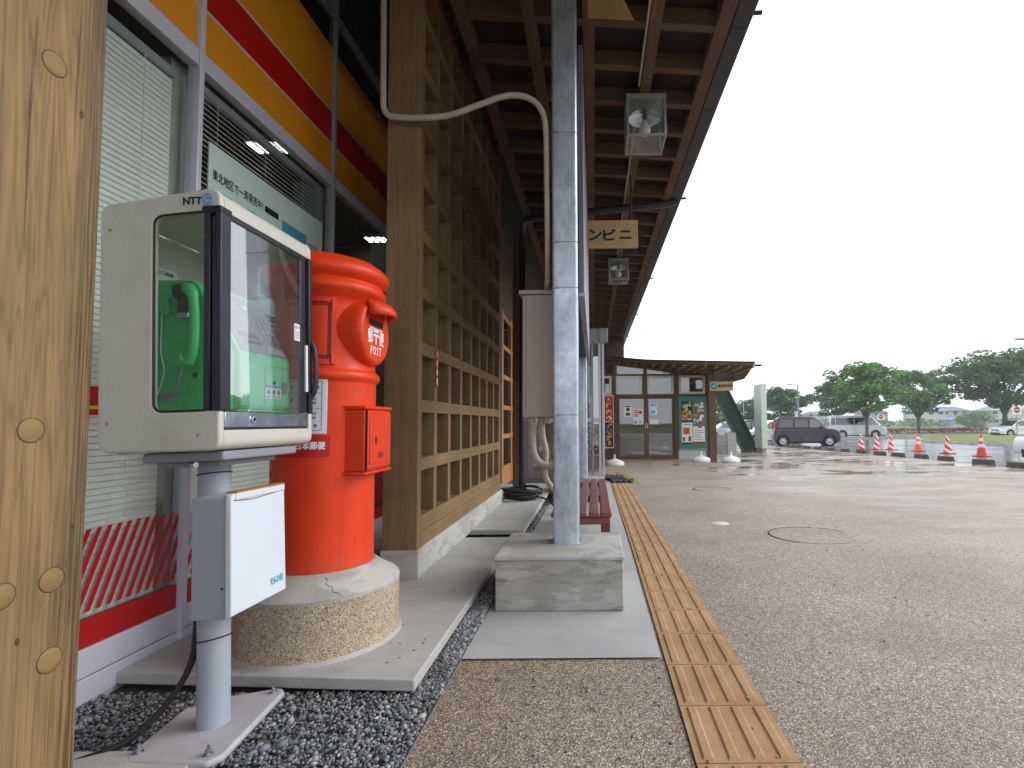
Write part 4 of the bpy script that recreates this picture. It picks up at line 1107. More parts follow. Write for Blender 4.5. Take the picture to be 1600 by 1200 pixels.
# door frame and glass
dzz0, dzz1 = 1.028, 1.604
df = MB(); df.box(XF - .046, XF - .028, YA - .001, YA + .020, dzz0, dzz1 - .003); df.box(XF - .012, XF + .004, YA - .002, YA + .040, dzz0 - .001, dzz1 - .004)
df.box(XF - .026, XF - .0135, YA + .003, YA + .03, dzz0, dzz1 - .02)
df.build('hinge_post', M['navy'], tel, bevel=.003)
MB().box(XF - .05, XF + .005, YA - .004, YA + .044, dzz1 - .012, dzz1 + .008).build('hinge_cap', M['black'], tel, bevel=.004)
df = MB(); df.box(XF - .02, XF - .006, YB - .062, YB - .030, dzz0, dzz1 - .006); df.box(XF - .010, XF + .006, YB - .026, YB - .006, dzz0 - .001, dzz1 - .002)
df.build('door_edge', M['navy'], tel, bevel=.003)
MB().tube(smoothpts([(XF + .004, YB - .012, 1.09), (XF + .016, YB - .010, 1.115), (XF + .020, YB - .010, 1.19), (XF + .016, YB - .010, 1.26), (XF + .004, YB - .012, 1.29)], 5), .0095, 8).build('door_handle', M['navy'], tel, smooth=60)
MB().box(XF - .005, XF + .001, YB - .04, YB - .028, 1.105, 1.275).build('handle_backing', M['white'], tel)
MB().box(XF - .016, XF - .004, YA + .04, YB - .03, dzz1 - .014, dzz1 - .002).build('door_rail', M['navy'], tel)
MB().quad((XF - .008, YA + .040, dzz0), (XF - .008, YB - .062, dzz0), (XF - .008, YB - .062, dzz1 - .014), (XF - .008, YA + .040, dzz1 - .014)).build('door_glass', M['kglass'], tel)
for yy in (YA + .010, YB - .010):
    MB().quad((-1.245 + dx, yy, 1.02), (XF - .04, yy, 1.02), (XF - .04, yy, 1.60), (-1.245 + dx, yy, 1.60)).build('side_glass', M['sglass'], tel)
# window gasket
gk = [(XF - .046, 1.0285)] + [(u, v) for u, v in arcp(-1.238 + dx + .026, 1.053, 270, 180, .0245)] + [(u, v) for u, v in arcp(-1.238 + dx + .026, 1.562, 180, 90, .0285)] + [(XF - .046, 1.597)]
MB().tube([(u, YA + .004, v) for u, v in gk], .0035, 6).build('window_gasket', M['black'], tel, smooth=60)
# stickers / marks
m_ = MB(); lettering(m_, 'NTT', .052, .021, (-1.128 + dx, YA - .0010, 1.627), XV, (.0, 0, 1), bold=.0011); m_.build('cabinet_lettering', M['inkblue'], tel)
m_ = MB(); cxx, czz = -1.082 + dx - .003, 1.630
ringp = [(cxx + .0155 * math.cos(R(a)), YA - .0012, czz + .0155 * math.sin(R(a))) for a in range(0, 360, 15)]
m_.tube(ringp, .0016, 6, closed=True)
m_.tube([(cxx + .0085 * math.cos(R(a)), YA - .0012, czz - .001 + .0085 * math.sin(R(a))) for a in range(130, 411, 20)], .0016, 6)
m_.tube([(cxx + .0035 * math.cos(R(a)), YA - .0012, czz + .005 + .0035 * math.sin(R(a))) for a in range(0, 360, 45)], .0013, 6, closed=True)
m_.build('cabinet_emblem', M['lblue'], tel, smooth=60)
stk = MB().box(XF - .009, XF - .0065, YB - .098, YB - .066, 1.285, 1.345).build('door_sticker', M['white'], tel)
m_ = MB(); lettering(m_, 'ひく', .024, .012, (XF - .0062, YB - .082, 1.333), YV, ZV, bold=.0006)
for k in range(5): m_.box(XF - .0063, XF - .0060, YB - .094, YB - .070, 1.292 + k * .006, 1.2935 + k * .006)
m_.build('sticker_text', M['ink'], stk)
tw = MB()
for x, y, l, a in ((-1.335, 1.44, .016, .3), (-1.32, 1.45, .010, 1.4), (-1.295, 1.46, .018, -.4), (-1.285, 1.445, .012, .9), (-1.20, 1.60, .02, 2), (-1.15, 1.75, .015, 1)):
    zt_ = Z1 - .030 + .0295 * (x - XB - .034) / (XF - .03 - XB - .034) + .002
    tw.tube([(x, y, zt_), (x + l * math.cos(a), y + l * math.sin(a), zt_ + .004)], .0016, 5)
tw.build('stuck_debris', M['joint'], tel)
for x, z in ((XB + .03, 1.0), (XB + .03, 1.55), (XF - .06, .96)): MB().cyl((x, YA + .001, z), (x, YA - .0015, z), .004, n=12).build('screw', M['greymid'], tel)
# underside brackets
MB().box(-1.31 + dx, -1.075 + dx, 1.47, 1.83, .884, .9125).build('bracket', M['greymid'], tel, bevel=.006)
MB().box(-1.29 + dx, -1.12 + dx, 1.52, 1.78, .866, .8835).build('bracket', M['greymid'], tel, bevel=.004)
MB().cyl((-1.16, 1.505, .874), (-1.145, 1.50, .874), .008, n=12).build('bracket_bolt', M['steel'], tel)
# phone book box
q = .017
bk = MB().box(-1.185 + q, -1.082 + q, 1.512, 1.755, .420, .775).build('phone_book_box', M['greypaint'], tel, bevel=.004)
lid_ = MB().add([(-1.0815 + q, 1.506, .424), (-1.0815 + q, 1.762, .424), (-1.0815 + q, 1.762, .784), (-1.0815 + q, 1.520, .784), (-1.0815 + q, 1.506, .775), (-1.063 + q, 1.506, .43), (-1.058 + q, 1.762, .43), (-1.063 + q, 1.762, .784), (-1.063 + q, 1.520, .784), (-1.063 + q, 1.506, .775)], [(4, 3, 2, 1, 0), (5, 6, 7, 8, 9), (0, 1, 6, 5), (1, 2, 7, 6), (2, 3, 8, 7), (3, 4, 9, 8), (4, 0, 5, 9)]).build('lid', M['whitepaint'], bk, bevel=.003)
MB().box(-1.090 + q, -1.060 + q, 1.524, 1.762, .7845, .789).build('rusty_flap', M['rust'], lid_, bevel=.001)
rp = [(-1.0615 + q, 1.517, .764), (-1.0612 + q, 1.56, .760), (-1.0612 + q, 1.60, .757), (-1.0612 + q, 1.64, .759), (-1.0612 + q, 1.69, .762), (-1.0612 + q, 1.755, .766)]
MB().tube(rp, .0016, 5).build('rust_line', M['rust'], lid_)
MB().box(-1.065 + q, -1.0592 + q, 1.523, 1.759, .7635, .7838).build('lid_flap', M['whitepaint'], lid_, bevel=.002)
m_ = MB(); lettering(m_, 'でんわ帳', .066, .024, (-1.0598 + q + .0016, 1.712, .478), YV, ZV, bold=.0014); m_.build('lid_lettering', M['cyan'], lid_)
sc_ = MB(); sc_.sphere((-1.094 + q, 1.5115, .51), .0035, 8, 6); sc_.build('screw', M['black'], bk)

# the green telephone inside
def tel_mat(loc):
    Mt = Matrix.Translation((BX, BY, .045)) @ Euler(LEAN).to_matrix().to_4x4() @ Matrix.Translation((-BX, -BY, -.045))
    return Mt @ Vector(loc)
pbase = Vector((-1.22 + dx, 1.70, 1.03))
ph = thing('green_telephone', pbase, 'green public card telephone with a hanging handset inside the glass cabinet', 'telephone')
ph.location = tel_mat(pbase); ph.rotation_euler = LEAN
def PX_(x): return x + dx
pf = [(PX_(-1.35), 1.037), (PX_(-1.108), 1.037), (PX_(-1.098), 1.047), (PX_(-1.100), 1.208), (PX_(-1.205), 1.430), (PX_(-1.222), 1.440), (PX_(-1.35), 1.440)]
m_ = MB(); m_.prism(pf, 1.575, 1.832, 'y'); m_.build('body', M['greenl'], ph, bevel=.010, seg=3)
m_ = MB(); m_.prism([(PX_(-1.352), 1.037), (PX_(-1.12), 1.037), (PX_(-1.115), 1.21), (PX_(-1.215), 1.425), (PX_(-1.235), 1.442), (PX_(-1.352), 1.445)], 1.555, 1.574, 'y'); m_.build('side_cover', M['green'], ph, bevel=.004)
MB().box(PX_(-1.36), PX_(-1.10), 1.56, 1.845, 1.029, 1.0365).build('foot', M['green'], ph)
# slanted fascia panel
a_, b_ = Vector((PX_(-1.1005), 0, 1.212)), Vector((PX_(-1.2035), 0, 1.426)); dv = (b_ - a_).normalized(); nv = Vector((dv.z, 0, -dv.x))
L_ = (b_ - a_).length
def onp(s, y, l): p = a_ + dv * s + nv * l; return (p.x, y, p.z)
def pbox(mb, s0, s1, y0, y1, l0, l1):
    vs = [onp(s, y, l) for l in (l0, l1) for y in (y0, y1) for s in (s0, s1)]
    mb.add(vs, [(0, 2, 3, 1), (4, 5, 7, 6), (0, 1, 5, 4), (2, 6, 7, 3), (0, 4, 6, 2), (1, 3, 7, 5)])
m_ = MB(); pbox(m_, .012, L_ - .01, 1.585, 1.822, -.001, .0022); fp = m_.build('control_panel', M['panelgrey'], ph, bevel=.001)
m_ = MB()
for r0 in range(4):
    for c0 in range(3): pbox(m_, .070 + .026 * (3 - r0), .086 + .026 * (3 - r0), 1.735 + c0 * .026, 1.751 + c0 * .026, .0024, .0068)
m_.build('keypad', M['lamphouse'], fp, bevel=.001)
m_ = MB(); pbox(m_, .115, .150, 1.605, 1.69, .0024, .004); m_.build('display', M['lamphouse'], fp)
m_ = MB(); pbox(m_, .068, .085, 1.61, 1.70, .0024, .007); pbox(m_, .045, .055, 1.62, 1.70, .0024, .006); m_.build('card_slot', M['steel'], fp)
m_ = MB()
for k in range(7): pbox(m_, .020 + .004 * k, .0215 + .004 * k, 1.74, 1.81, .0024, .0029)
for k in range(5): pbox(m_, .175 + .008 * k, .177 + .008 * k, 1.60, 1.66 + .01 * (k % 2), .0024, .0029)
pbox(m_, .185, .2, 1.70, 1.72, .0024, .0035)
m_.build('panel_print', M['white'], fp)
m_ = MB(); m_.box(PX_(-1.0985), PX_(-1.0955), 1.782, 1.808, 1.095, 1.135); m_.build('coin_return', M['greymid'], ph, bevel=.001)
xs = PX_(-1.0970)
s2 = MB().box(xs - .001, xs + .0006, 1.69, 1.775, 1.075, 1.120).build('instruction_sticker', M['white'], ph)
MB().box(xs + .0006, xs + .0010, 1.69, 1.775, 1.112, 1.120).build('sticker_header', M['lblue'], s2)
m_ = MB()
for k in range(3):
    m_.lathe([(0, 0), (.008, 0)], n=10, M=Matrix.Translation((xs + .0009, 1.706 + k * .027, 1.097)) @ Matrix.Rotation(R(90), 4, 'Y')); m_.box(xs + .0008, xs + .0010, 1.698 + k * .027, 1.714 + k * .027, 1.080, 1.083)
m_.build('sticker_icons', M['tgreen'], s2)
MB().lathe([(0, .003), (.006, .003), (.007, 0)], n=16, M=Matrix.Translation((xs - .001, 1.738, 1.130)) @ Matrix.Rotation(R(90), 4, 'Y')).build('lock', M['steel'], ph)
m_ = MB(); m_.tube([(xs - .0006, 1.69, 1.185), (xs - .0006, 1.822, 1.185)], .0008, 4); m_.tube([(xs - .0006, 1.69, 1.06), (xs - .0006, 1.69, 1.185)], .0008, 4); m_.build('hatch_seam', M['green'], ph)
# handset on the near side
hx = PX_(-1.212); hy = 1.528
hs_pts = [(hx - .030, hy, 1.400), (hx - .006, hy - .006, 1.405), (hx + .008, hy - .010, 1.375), (hx + .012, hy - .010, 1.320), (hx + .012, hy - .010, 1.270), (hx + .008, hy - .010, 1.215), (hx - .006, hy - .006, 1.185), (hx - .028, hy, 1.180)]
MB().tube(smoothpts(hs_pts, 5), [.017] * 5 + [.0165] * 5 + [.0135] * 20 + [.0165] * 6, 14).build('handset', M['green'], ph, smooth=70)
MB().cyl((hx - .040, hy + .002, 1.182), (hx - .012, hy, 1.192), .026, .024, n=20).build('mouthpiece', M['green'], ph, bevel=.004)
MB().cyl((hx - .048, hy + .004, 1.398), (hx - .018, hy, 1.400), .026, .024, n=20).build('earpiece', M['black'], ph, bevel=.004)
MB().box(hx - .055, hx + .0, 1.533, 1.554, 1.330, 1.400).build('cradle', M['black'], ph, bevel=.006)
MB().box(hx - .050, hx - .015, 1.528, 1.5325, 1.318, 1.334).build('cradle_catch', M['reflector'], ph, bevel=.002)
MB().box(PX_(-1.325), PX_(-1.298), 1.538, 1.554, 1.33, 1.385).build('card_holder', M['green'], ph, bevel=.004)
m_ = MB(); m_.tube(smoothpts([(hx - .026, hy, 1.165), (hx - .035, hy - .004, 1.145), (hx - .06, hy + .008, 1.10), (hx - .10, hy + .012, 1.088), (hx - .15, hy + .012, 1.095)], 6), .0042, 8); m_.build('handset_cord', M['greymid'], ph, smooth=60)
m_ = MB(); m_.tube(smoothpts([(PX_(-1.312), 1.535, 1.33), (PX_(-1.310), 1.53, 1.22), (PX_(-1.300), 1.53, 1.15), (PX_(-1.330), 1.53, 1.06)], 6), .0016, 6); m_.build('thin_cord', M['white'], ph, smooth=60)
MB().box(PX_(-1.330), PX_(-1.275), 1.5535, 1.5545, 1.065, 1.088).build('number_plate', M['panelgrey'], ph)
MB().cyl((PX_(-1.225), 1.5535, 1.145), (PX_(-1.225), 1.5545, 1.145), .008, n=14).build('side_lock', M['black'], ph)
npos = Vector((XB + .021, 1.60, 1.44))
nt_ = thing('paper_notice', npos, 'white paper notice on the back wall inside the telephone cabinet', 'notice'); nt_.location = tel_mat(npos); nt_.rotation_euler = LEAN
MB().box(XB + .0205, XB + .0215, 1.50, 1.66, 1.44, 1.50).build('sheet', M['white'], nt_)
m_ = MB(); lettering(m_, '公衆電話のご利用', .13, .013, (XB + .0220, 1.58, 1.483), YV, ZV, bold=.0004); m_.build('print', M['ink'], nt_)

# black cable down the back of the pole
cb = [(BX - .055, 1.67, .88), (BX - .045, 1.65, .82), (BX - .048, 1.64, .60), (BX - .050, 1.64, .33), (BX - .062, 1.635, .24), (-1.30, 1.62, .17), (-1.345, 1.59, .10), (-1.40, 1.55, .055), (-1.49, 1.49, .038), (-1.62, 1.40, .03), (-1.75, 1.3, .03)]
tag(MB().tube(smoothpts(cb, 6), .0095, 10).build('power_cable', M['rubber'], smooth=60, off=(-1.4, 1.55, .04)), 'black cable running down the telephone pole and across the gravel', 'cable')
tag(MB().box(-1.60, -1.135, 1.08, 1.535, .0, .048).build('paving_block', M['slab'], bevel=.006, off=(-1.36, 1.3, 0)), 'small concrete block at the bottom left beside the timber post', 'block')

# ================================================================== FAR SHOP (end of the walkway)
FY = 16.5; GZ = g(16.5)
fb = thing('gable_shop', (2.0, FY, GZ), 'low shop with brown doors and sloping dark roof at the walkway end', 'building')
M['fglass'] = glass('far_door_glass', (.50, .50, .52), 3.0, .07)
M['beigeframe'] = paint('beige_window_frame', (.66, .62, .54), .5, 0, .06, 4)
def zt(x): return 2.93 - .13 * (x - .77)
for x0, x1 in ((.30, .37), (.62, .745), (2.60, 2.72), (3.62, 3.76)):
    MB().box(x0, x1, FY - .06, FY + .10, GZ - .05, zt(x1) - .02).build('wall_post', M['darkwood'], fb, bevel=.004)
for x in (1.60, 1.69, 2.62, 2.70, .60):
    MB().box(x, x + .035, FY - .075, FY - .055, 1.83, 2.52).build('stud', M['raftY'], fb)
MB().box(1.615, 1.725, FY - .05, FY + .08, 1.83, zt(1.7) - .02).build('stud', M['darkwood'], fb)
MB().box(.30, 3.76, FY - .055, FY + .09, 1.815, 1.868).build('lintel', M['darkwood'], fb)
MB().box(.30, 3.76, FY - .055, FY + .09, 2.50, 2.545).build('beam', M['darkwood'], fb)
m_ = MB(); m_.prism([(.30, zt(.3) - .10), (3.9, zt(3.9) - .10), (3.9, zt(3.9) + .02), (.30, zt(.3) + .02)], FY - .07, FY + .1, 'y'); m_.build('rake_beam', M['darkwood'], fb)
for x0, x1 in ((-.2, .57), (.715, 1.56), (1.735, 2.58), (2.755, 3.60)):
    f = MB(); t_ = .07
    f.box(x0, x1, FY - .07, FY - .01, 1.885, 1.885 + t_); f.box(x0, x1, FY - .07, FY - .01, 2.485 - t_, 2.485)
    f.box(x0, x0 + t_, FY - .07, FY - .01, 1.885 + t_, 2.485 - t_); f.box(x1 - t_, x1, FY - .07, FY - .01, 1.885 + t_, 2.485 - t_)
    wf = f.build('window_frame', M['beigeframe'], fb, bevel=.006)
    MB().quad((x0 + t_, FY - .03, 1.95), (x1 - t_, FY - .03, 1.95), (x1 - t_, FY - .03, 2.415), (x0 + t_, FY - .03, 2.415)).build('pane', M['fglass'], wf)
for x0, x1 in ((.75, 1.61), (1.73, 2.6), (2.72, 3.61)):
    MB().quad((x0, FY, 2.545), (x1, FY, 2.545), (x1, FY, zt(x1) - .10), (x0, FY, zt(x0) - .10)).build('clerestory_pane', M['fglass'], fb)
for x0, x1 in ((.75, 1.69), (1.69, 2.60)):
    dd = MB(); t_ = .075
    y0, y1 = FY - .035 + (.03 if x0 > 1 else 0), FY + .005 + (.03 if x0 > 1 else 0)
    dd.box(x0, x0 + t_, y0, y1, GZ, 1.812); dd.box(x1 - t_, x1, y0, y1, GZ, 1.812)
    dd.box(x0 + t_, x1 - t_, y0, y1, 1.74, 1.812); dd.box(x0 + t_, x1 - t_, y0, y1, .80, .89); dd.box(x0 + t_, x1 - t_, y0, y1, GZ, GZ + .12)
    dor = dd.build('door', M['brownwood'], fb, bevel=.003)
    for z0, z1 in ((GZ + .12, .80), (.89, 1.74)):
        MB().quad((x0 + t_, y0 + .02, z0), (x1 - t_, y0 + .02, z0), (x1 - t_, y0 + .02, z1), (x0 + t_, y0 + .02, z1)).build('door_pane', M['fglass'], dor)
    MB().box(x0 + (.0 if x0 > 1 else .88) + .02, x0 + (.0 if x0 > 1 else .88) + .045, y0 - .02, y0 - .001, .78, .96).build('handle', M['alu'], dor)
    if x0 < 1:
        for a, b, c, d, ln in ((.97, 1.22, 1.15, 1.55, 'ink'), (1.26, 1.58, .91, 1.42, 'redprint')):
            pp_ = MB().box(a, b, y0 - .004, y0 - .001, c, d).build('door_notice', M['white'], dor)
            q = MB(); w_, h_ = b - a, d - c
            if ln == 'ink':
                q.lathe([(0, 0), (.06, 0)], n=14, M=Matrix.Translation((a + w_ / 2, y0 - .005, c + h_ * .62)) @ Matrix.Rotation(R(90), 4, 'X')); q.box(a + w_ * .25, b - w_ * .25, y0 - .006, y0 - .0045, c + .05, c + .14); q.box(a + .03, b - .03, y0 - .006, y0 - .0045, d - .07, d - .03)
            else:
                for k in range(4): q.box(a + .03, b - .14, y0 - .006, y0 - .0045, d - .07 - k * .06, d - .04 - k * .06)
                q.lathe([(0, 0), (.055, 0)], n=14, M=Matrix.Translation((b - .08, y0 - .005, d - .12)) @ Matrix.Rotation(R(90), 4, 'X'))
            q.build('notice_print', M[ln], pp_)
            if ln == 'redprint':
                q = MB(); q.box(a + .03, a + .12, y0 - .006, y0 - .0045, c + .03, c + .13); q.box(a + .2, a + .27, y0 - .006, y0 - .0045, c + .04, c + .12); q.build('notice_picture', M['lblue'], pp_)
    else:
        pp_ = MB().box(1.80, 2.04, y0 - .004, y0 - .001, 1.22, 1.60).build('door_notice', M['white'], dor)
        q = MB(); q.box(1.83, 2.01, y0 - .006, y0 - .0045, 1.50, 1.57); q.box(1.83, 1.98, y0 - .006, y0 - .0045, 1.27, 1.36); q.build('notice_print', M['lblue'], pp_)
        MB().box(1.80, 2.08, y0 - .004, y0 - .001, .915, 1.07).build('door_notice', M['white'], dor)
MB().box(2.725, 3.615, FY - .03, FY + .08, GZ - .05, .10).build('kick_wall', M['plaster'], fb)
MB().box(2.725, 3.615, FY + .01, FY + .08, .10, 1.81).build('wall', M['plaster'], fb)
MB().box(.375, .615, FY - .02, FY + .06, GZ - .05, 1.81).build('wall', M['darkwood'], fb)
MB().box(-1.4, .30, FY - .02, FY + .06, GZ - .05, 1.81).build('wall', M['darkwood'], fb)
MB().box(-1.4, 1.0, FY + .12, FY + .2, 2.5, 3.72).build('gable_wall', M['darkwood'], fb)
MB().box(-1.4, 3.8, 22.0, 22.1, GZ - .2, 2.9).build('back_wall', M['roomd'], fb)
MB().box(3.70, 3.78, FY + .11, 22.1, GZ - .2, 2.4).build('side_wall', M['darkwood'], fb)
MB().box(-1.4, 3.8, FY + .05, 22, GZ - .06, GZ + .002).build('floor', M['roomd'], fb)
for x0, x1, z1 in ((1.85, 2.25, .42), (2.32, 2.56, .30)): MB().box(x0, x1, 17.6, 18.0, GZ, z1).build('counter', M['plaster'], fb)
# roof
yf, yb_ = 13.7, 24
m_ = MB()
def rp_(x, y, dz): return (x, y, zt(x) + .03 + dz + (0.0 if y > 15 else -.0))
m_.add([rp_(.70, 16.2, 0), rp_(1.70, 15.9, 0), rp_(4.30, yf, 0), rp_(4.9, FY, -.06), rp_(4.9, yb_, -.06), rp_(-1.5, yb_, 0), rp_(-1.5, 16.2, 0),
        rp_(.70, 16.2, .06), rp_(1.70, 15.9, .06), rp_(4.30, yf, .06), rp_(4.9, FY, .03), rp_(4.9, yb_, .03), rp_(-1.5, yb_, .06), rp_(-1.5, 16.2, .06)],
       [(0, 1, 2, 3, 4, 5, 6), (13, 12, 11, 10, 9, 8, 7)] + [(i, 7 + i, 7 + (i + 1) % 7, (i + 1) % 7) for i in range(7)])
m_.build('roof', M['darkwood'], fb)
m_ = MB(); m_.add([rp_(.66, 16.15, .062), rp_(1.68, 15.85, .062), rp_(4.36, yf - .03, .062), rp_(4.98, FY, .035), rp_(4.98, yb_, .035), rp_(-1.5, yb_, .062), rp_(-1.5, 16.15, .062),
    rp_(.66, 16.15, .105), rp_(1.68, 15.85, .105), rp_(4.36, yf - .03, .105), rp_(4.98, FY, .075), rp_(4.98, yb_, .075), rp_(-1.5, yb_, .105), rp_(-1.5, 16.15, .105)],
    [(0, 1, 2, 3, 4, 5, 6), (13, 12, 11, 10, 9, 8, 7)] + [(i, 7 + i, 7 + (i + 1) % 7, (i + 1) % 7) for i in range(7)])
m_.build('roof_sheet', M['fascia'], fb)
for k in range(14):
    x = .8 + k * .27; y0 = 16.25 if x < 1.7 else 15.9 - (x - 1.7) * 2.2 / 2.6
    y1 = FY - .08 if x < 3.9 else 18
    MB().add([rp_(x, y0 + .05, -.06), rp_(x + .045, y0 + .05, -.06), rp_(x + .045, y1, -.06), rp_(x, y1, -.06), rp_(x, y0 + .05, -.002), rp_(x + .045, y0 + .05, -.002), rp_(x + .045, y1, -.002), rp_(x, y1, -.002)], [(0, 1, 2, 3), (7, 6, 5, 4), (0, 4, 5, 1), (1, 5, 6, 2), (2, 6, 7, 3), (3, 7, 4, 0)]).build('rafter', M['ply'], fb)
MB().cyl((4.36, 13.75, 2.50), (4.55, 13.72, 2.50), .03, n=10).build('gutter_end', M['black'], fb)
MB().box(3.38, 3.58, 14.95, 15.12, g(15) - .03, 2.52).build('porch_post', M['darkwood'], fb, bevel=.006)
# notice board with posters
nb = thing('notice_board', (3.17, FY - .05, .11), 'green framed notice board with four food posters on the far shop wall', 'notice board')
MB().box(2.73, 3.615, FY - .075, FY - .032, .125, 1.80).build('frame', M['tgreen'], nb, bevel=.006)
MB().box(2.72, 3.625, FY - .09, FY - .031, .095, .124).build('ledge', M['alug'], nb)
rr = random.Random(12)
def food(name, x0, x1, z0, z1, y, base, spots, parent, n=16, seed=1):
    n = max(n, 14); b = MB().box(x0, x1, y - .003, y, z0, z1).build(name, M[base], parent)
    r_ = random.Random(seed)
    for q, mt_ in enumerate(spots):
        s = MB()
        for k in range(n):
            rad = r_.uniform(.08, .2) * (x1 - x0); u = r_.uniform(x0 + rad, x1 - rad); v = r_.uniform(z0 + rad, z1 - rad)
            s.lathe([(0, 0), (rad, 0)], n=7 + k % 5, M=Matrix.Translation((u, y - .0035 - .0004 * (k + q * n) / n, v)) @ Matrix.Rotation(R(90), 4, 'X') @ Matrix.Rotation(r_.uniform(0, 3), 4, 'Z') @ Matrix.Diagonal((1, r_.uniform(.3, .8), 1, 1)))
        s.build('picture_area', M[mt_], b)
    return b
M['fo'] = flat('food_orange', (.65, .20, .04)); M['fb_'] = flat('food_brown', (.22, .09, .04)); M['fw'] = flat('food_cream', (.70, .60, .45)); M['fg'] = flat('poster_grey_blue', (.30, .38, .42))
py_ = FY - .0765
p1 = food('poster', 2.82, 3.165, .98, 1.65, py_, 'ink', ['fw'], nb, 8, 3)
food('food_picture', 2.825, 3.16, 1.03, 1.24, py_ - .004, 'fo', ['fw', 'fb_'], p1, 8, 4)
t = MB(); lettering(t, 'おすすめ', .27, .085, (2.99, py_ - .006, 1.31), XV, ZV, bold=.004); t.build('poster_lettering', M['yellow'], p1)
food('poster', 3.185, 3.56, .86, 1.65, py_, 'slate', ['fg', 'white', 'fb_'], nb, 26, 5)
p3 = food('poster', 2.82, 3.165, .27, .96, py_, 'white', [], nb, 3, 6)
food('food_picture', 2.86, 3.08, .58, .80, py_ - .004, 'fo', ['fo', 'redprint'], p3, 6, 7)
t = MB(); t.box(2.82, 3.165, py_ - .006, py_ - .0045, .27, .325); t.build('footer_band', M['ink'], p3)
t = MB(); t.box(2.85, 2.92, py_ - .006, py_ - .0045, .36, .50); t.box(3.03, 3.12, py_ - .006, py_ - .0045, .36, .52); t.build('small_pictures', M['redprint'], p3)
t = MB(); lettering(t, 'お品書き', .26, .05, (2.99, py_ - .006, .90), XV, ZV, bold=.003); t.build('poster_lettering', M['lblue'], p3)
p4 = food('poster', 3.185, 3.56, .27, .84, py_, 'white', [], nb, 3, 8)
t = MB(); t.box(3.185, 3.56, py_ - .006, py_ - .0045, .27, .345); t.box(3.33, 3.47, py_ - .006, py_ - .0045, .79, .84); t.build('footer_band', M['redprint'], p4)
t = MB()
for k in range(5): t.box(3.22, 3.52 - .04 * (k % 3), py_ - .006, py_ - .0045, .42 + k * .07, .435 + k * .07)
t.build('small_print', M['ink'], p4)
lpo = thing('wall_poster', (.47, FY - .03, .16), 'tall red, yellow and black poster left of the brown doors', 'poster')
MB().box(.33, .63, FY - .08, FY - .062, .16, 1.87).build('panel', M['white'], lpo)
b1 = food('upper_picture', .345, .615, 1.02, 1.84, FY - .0825, 'redprint', ['white', 'yellow'], lpo, 6, 9)
b2 = food('lower_picture', .345, .615, .19, 1.0, FY - .0825, 'inkblue', ['fo', 'yellow', 'fb_'], lpo, 5, 10)
# projecting wooden sign
ps = thing('projecting_sign', (3.73, 14.9, 1.9), 'cream sign board with a green round emblem under the far shop eave', 'sign')
MB().box(3.40, 4.09, 14.88, 14.93, 1.885, 2.16).build('board', M['signwood'], ps, bevel=.003)
MB().lathe([(0, .002), (.105, 0)], n=24, M=Matrix.Translation((3.52, 14.8795, 2.02)) @ Matrix.Rotation(R(90), 4, 'X')).build('emblem', M['tgreen'], ps)
q = MB(); q.add([(3.44, 14.874, 1.97), (3.60, 14.874, 2.03), (3.56, 14.874, 2.08), (3.47, 14.874, 2.02)], [(0, 1, 2, 3)]); q.build('emblem_swoosh', M['cyan'], ps)
t = MB(); lettering(t, '農産物直売所', .42, .085, (3.85, 14.8785, 2.03), XV, ZV, bold=.003); t.build('lettering', M['ink'], ps)
for x in (3.5, 4.0): MB().cyl((x, 14.905, 2.155), (x, 14.905, zt(x) + .02), .012, n=8).build('hanger', M['black'], ps)
MB().tube(smoothpts([(4.02, 14.9, 2.42), (4.10, 14.9, 2.36), (4.10, 14.9, 2.27), (4.02, 14.9, 2.25)], 4), .02, 8).build('hook', M['black'], ps)

# parasol bases
def make_base():
    r = thing('parasol_base', (0, 0, 0), 'white plastic parasol base standing out on the open paving', 'parasol base', 'parasol bases by the far shop')
    MB().lathe([(.245, 0), (.262, .012), (.266, .05), (.258, .085), (.225, .115), (.15, .145), (.085, .165), (.06, .18), (.04, .19), (.0, .19)], n=40, M=Matrix.Diagonal((1, 1, 1, 1))).build('water_tank', M['wplastic'], r, smooth=40)
    MB().cyl((0, 0, .185), (0, 0, .30), .03, .026, n=16).build('pole_socket', M['wplastic'], r, smooth=40)
    MB().cyl((.06, 0, .24), (-.06, 0, .24), .008, n=8).build('tightening_knob', M['wplastic'], r)
    MB().cyl((.17, -.08, .115), (.17, -.08, .14), .02, n=12).build('filler_cap', M['black'], r)
    return r
b0 = make_base(); b0.location = (3.92, 14.7, g(14.7)); b0.rotation_euler = (0, 0, .5)
copy_tree(b0, (3.13, 15.0, g(15.0)), (0, 0, 1.1), 'white plastic parasol base at the foot of the green notice board')
c2 = copy_tree(b0, (.53, 13.6, g(13.6)), (0, 0, 2), 'cream parasol base below the red and yellow poster')
for k in c2.children:
    if k.name.startswith(('water', 'pole', 'tight')): k.data = k.data.copy(); k.data.materials[0] = M['cream']

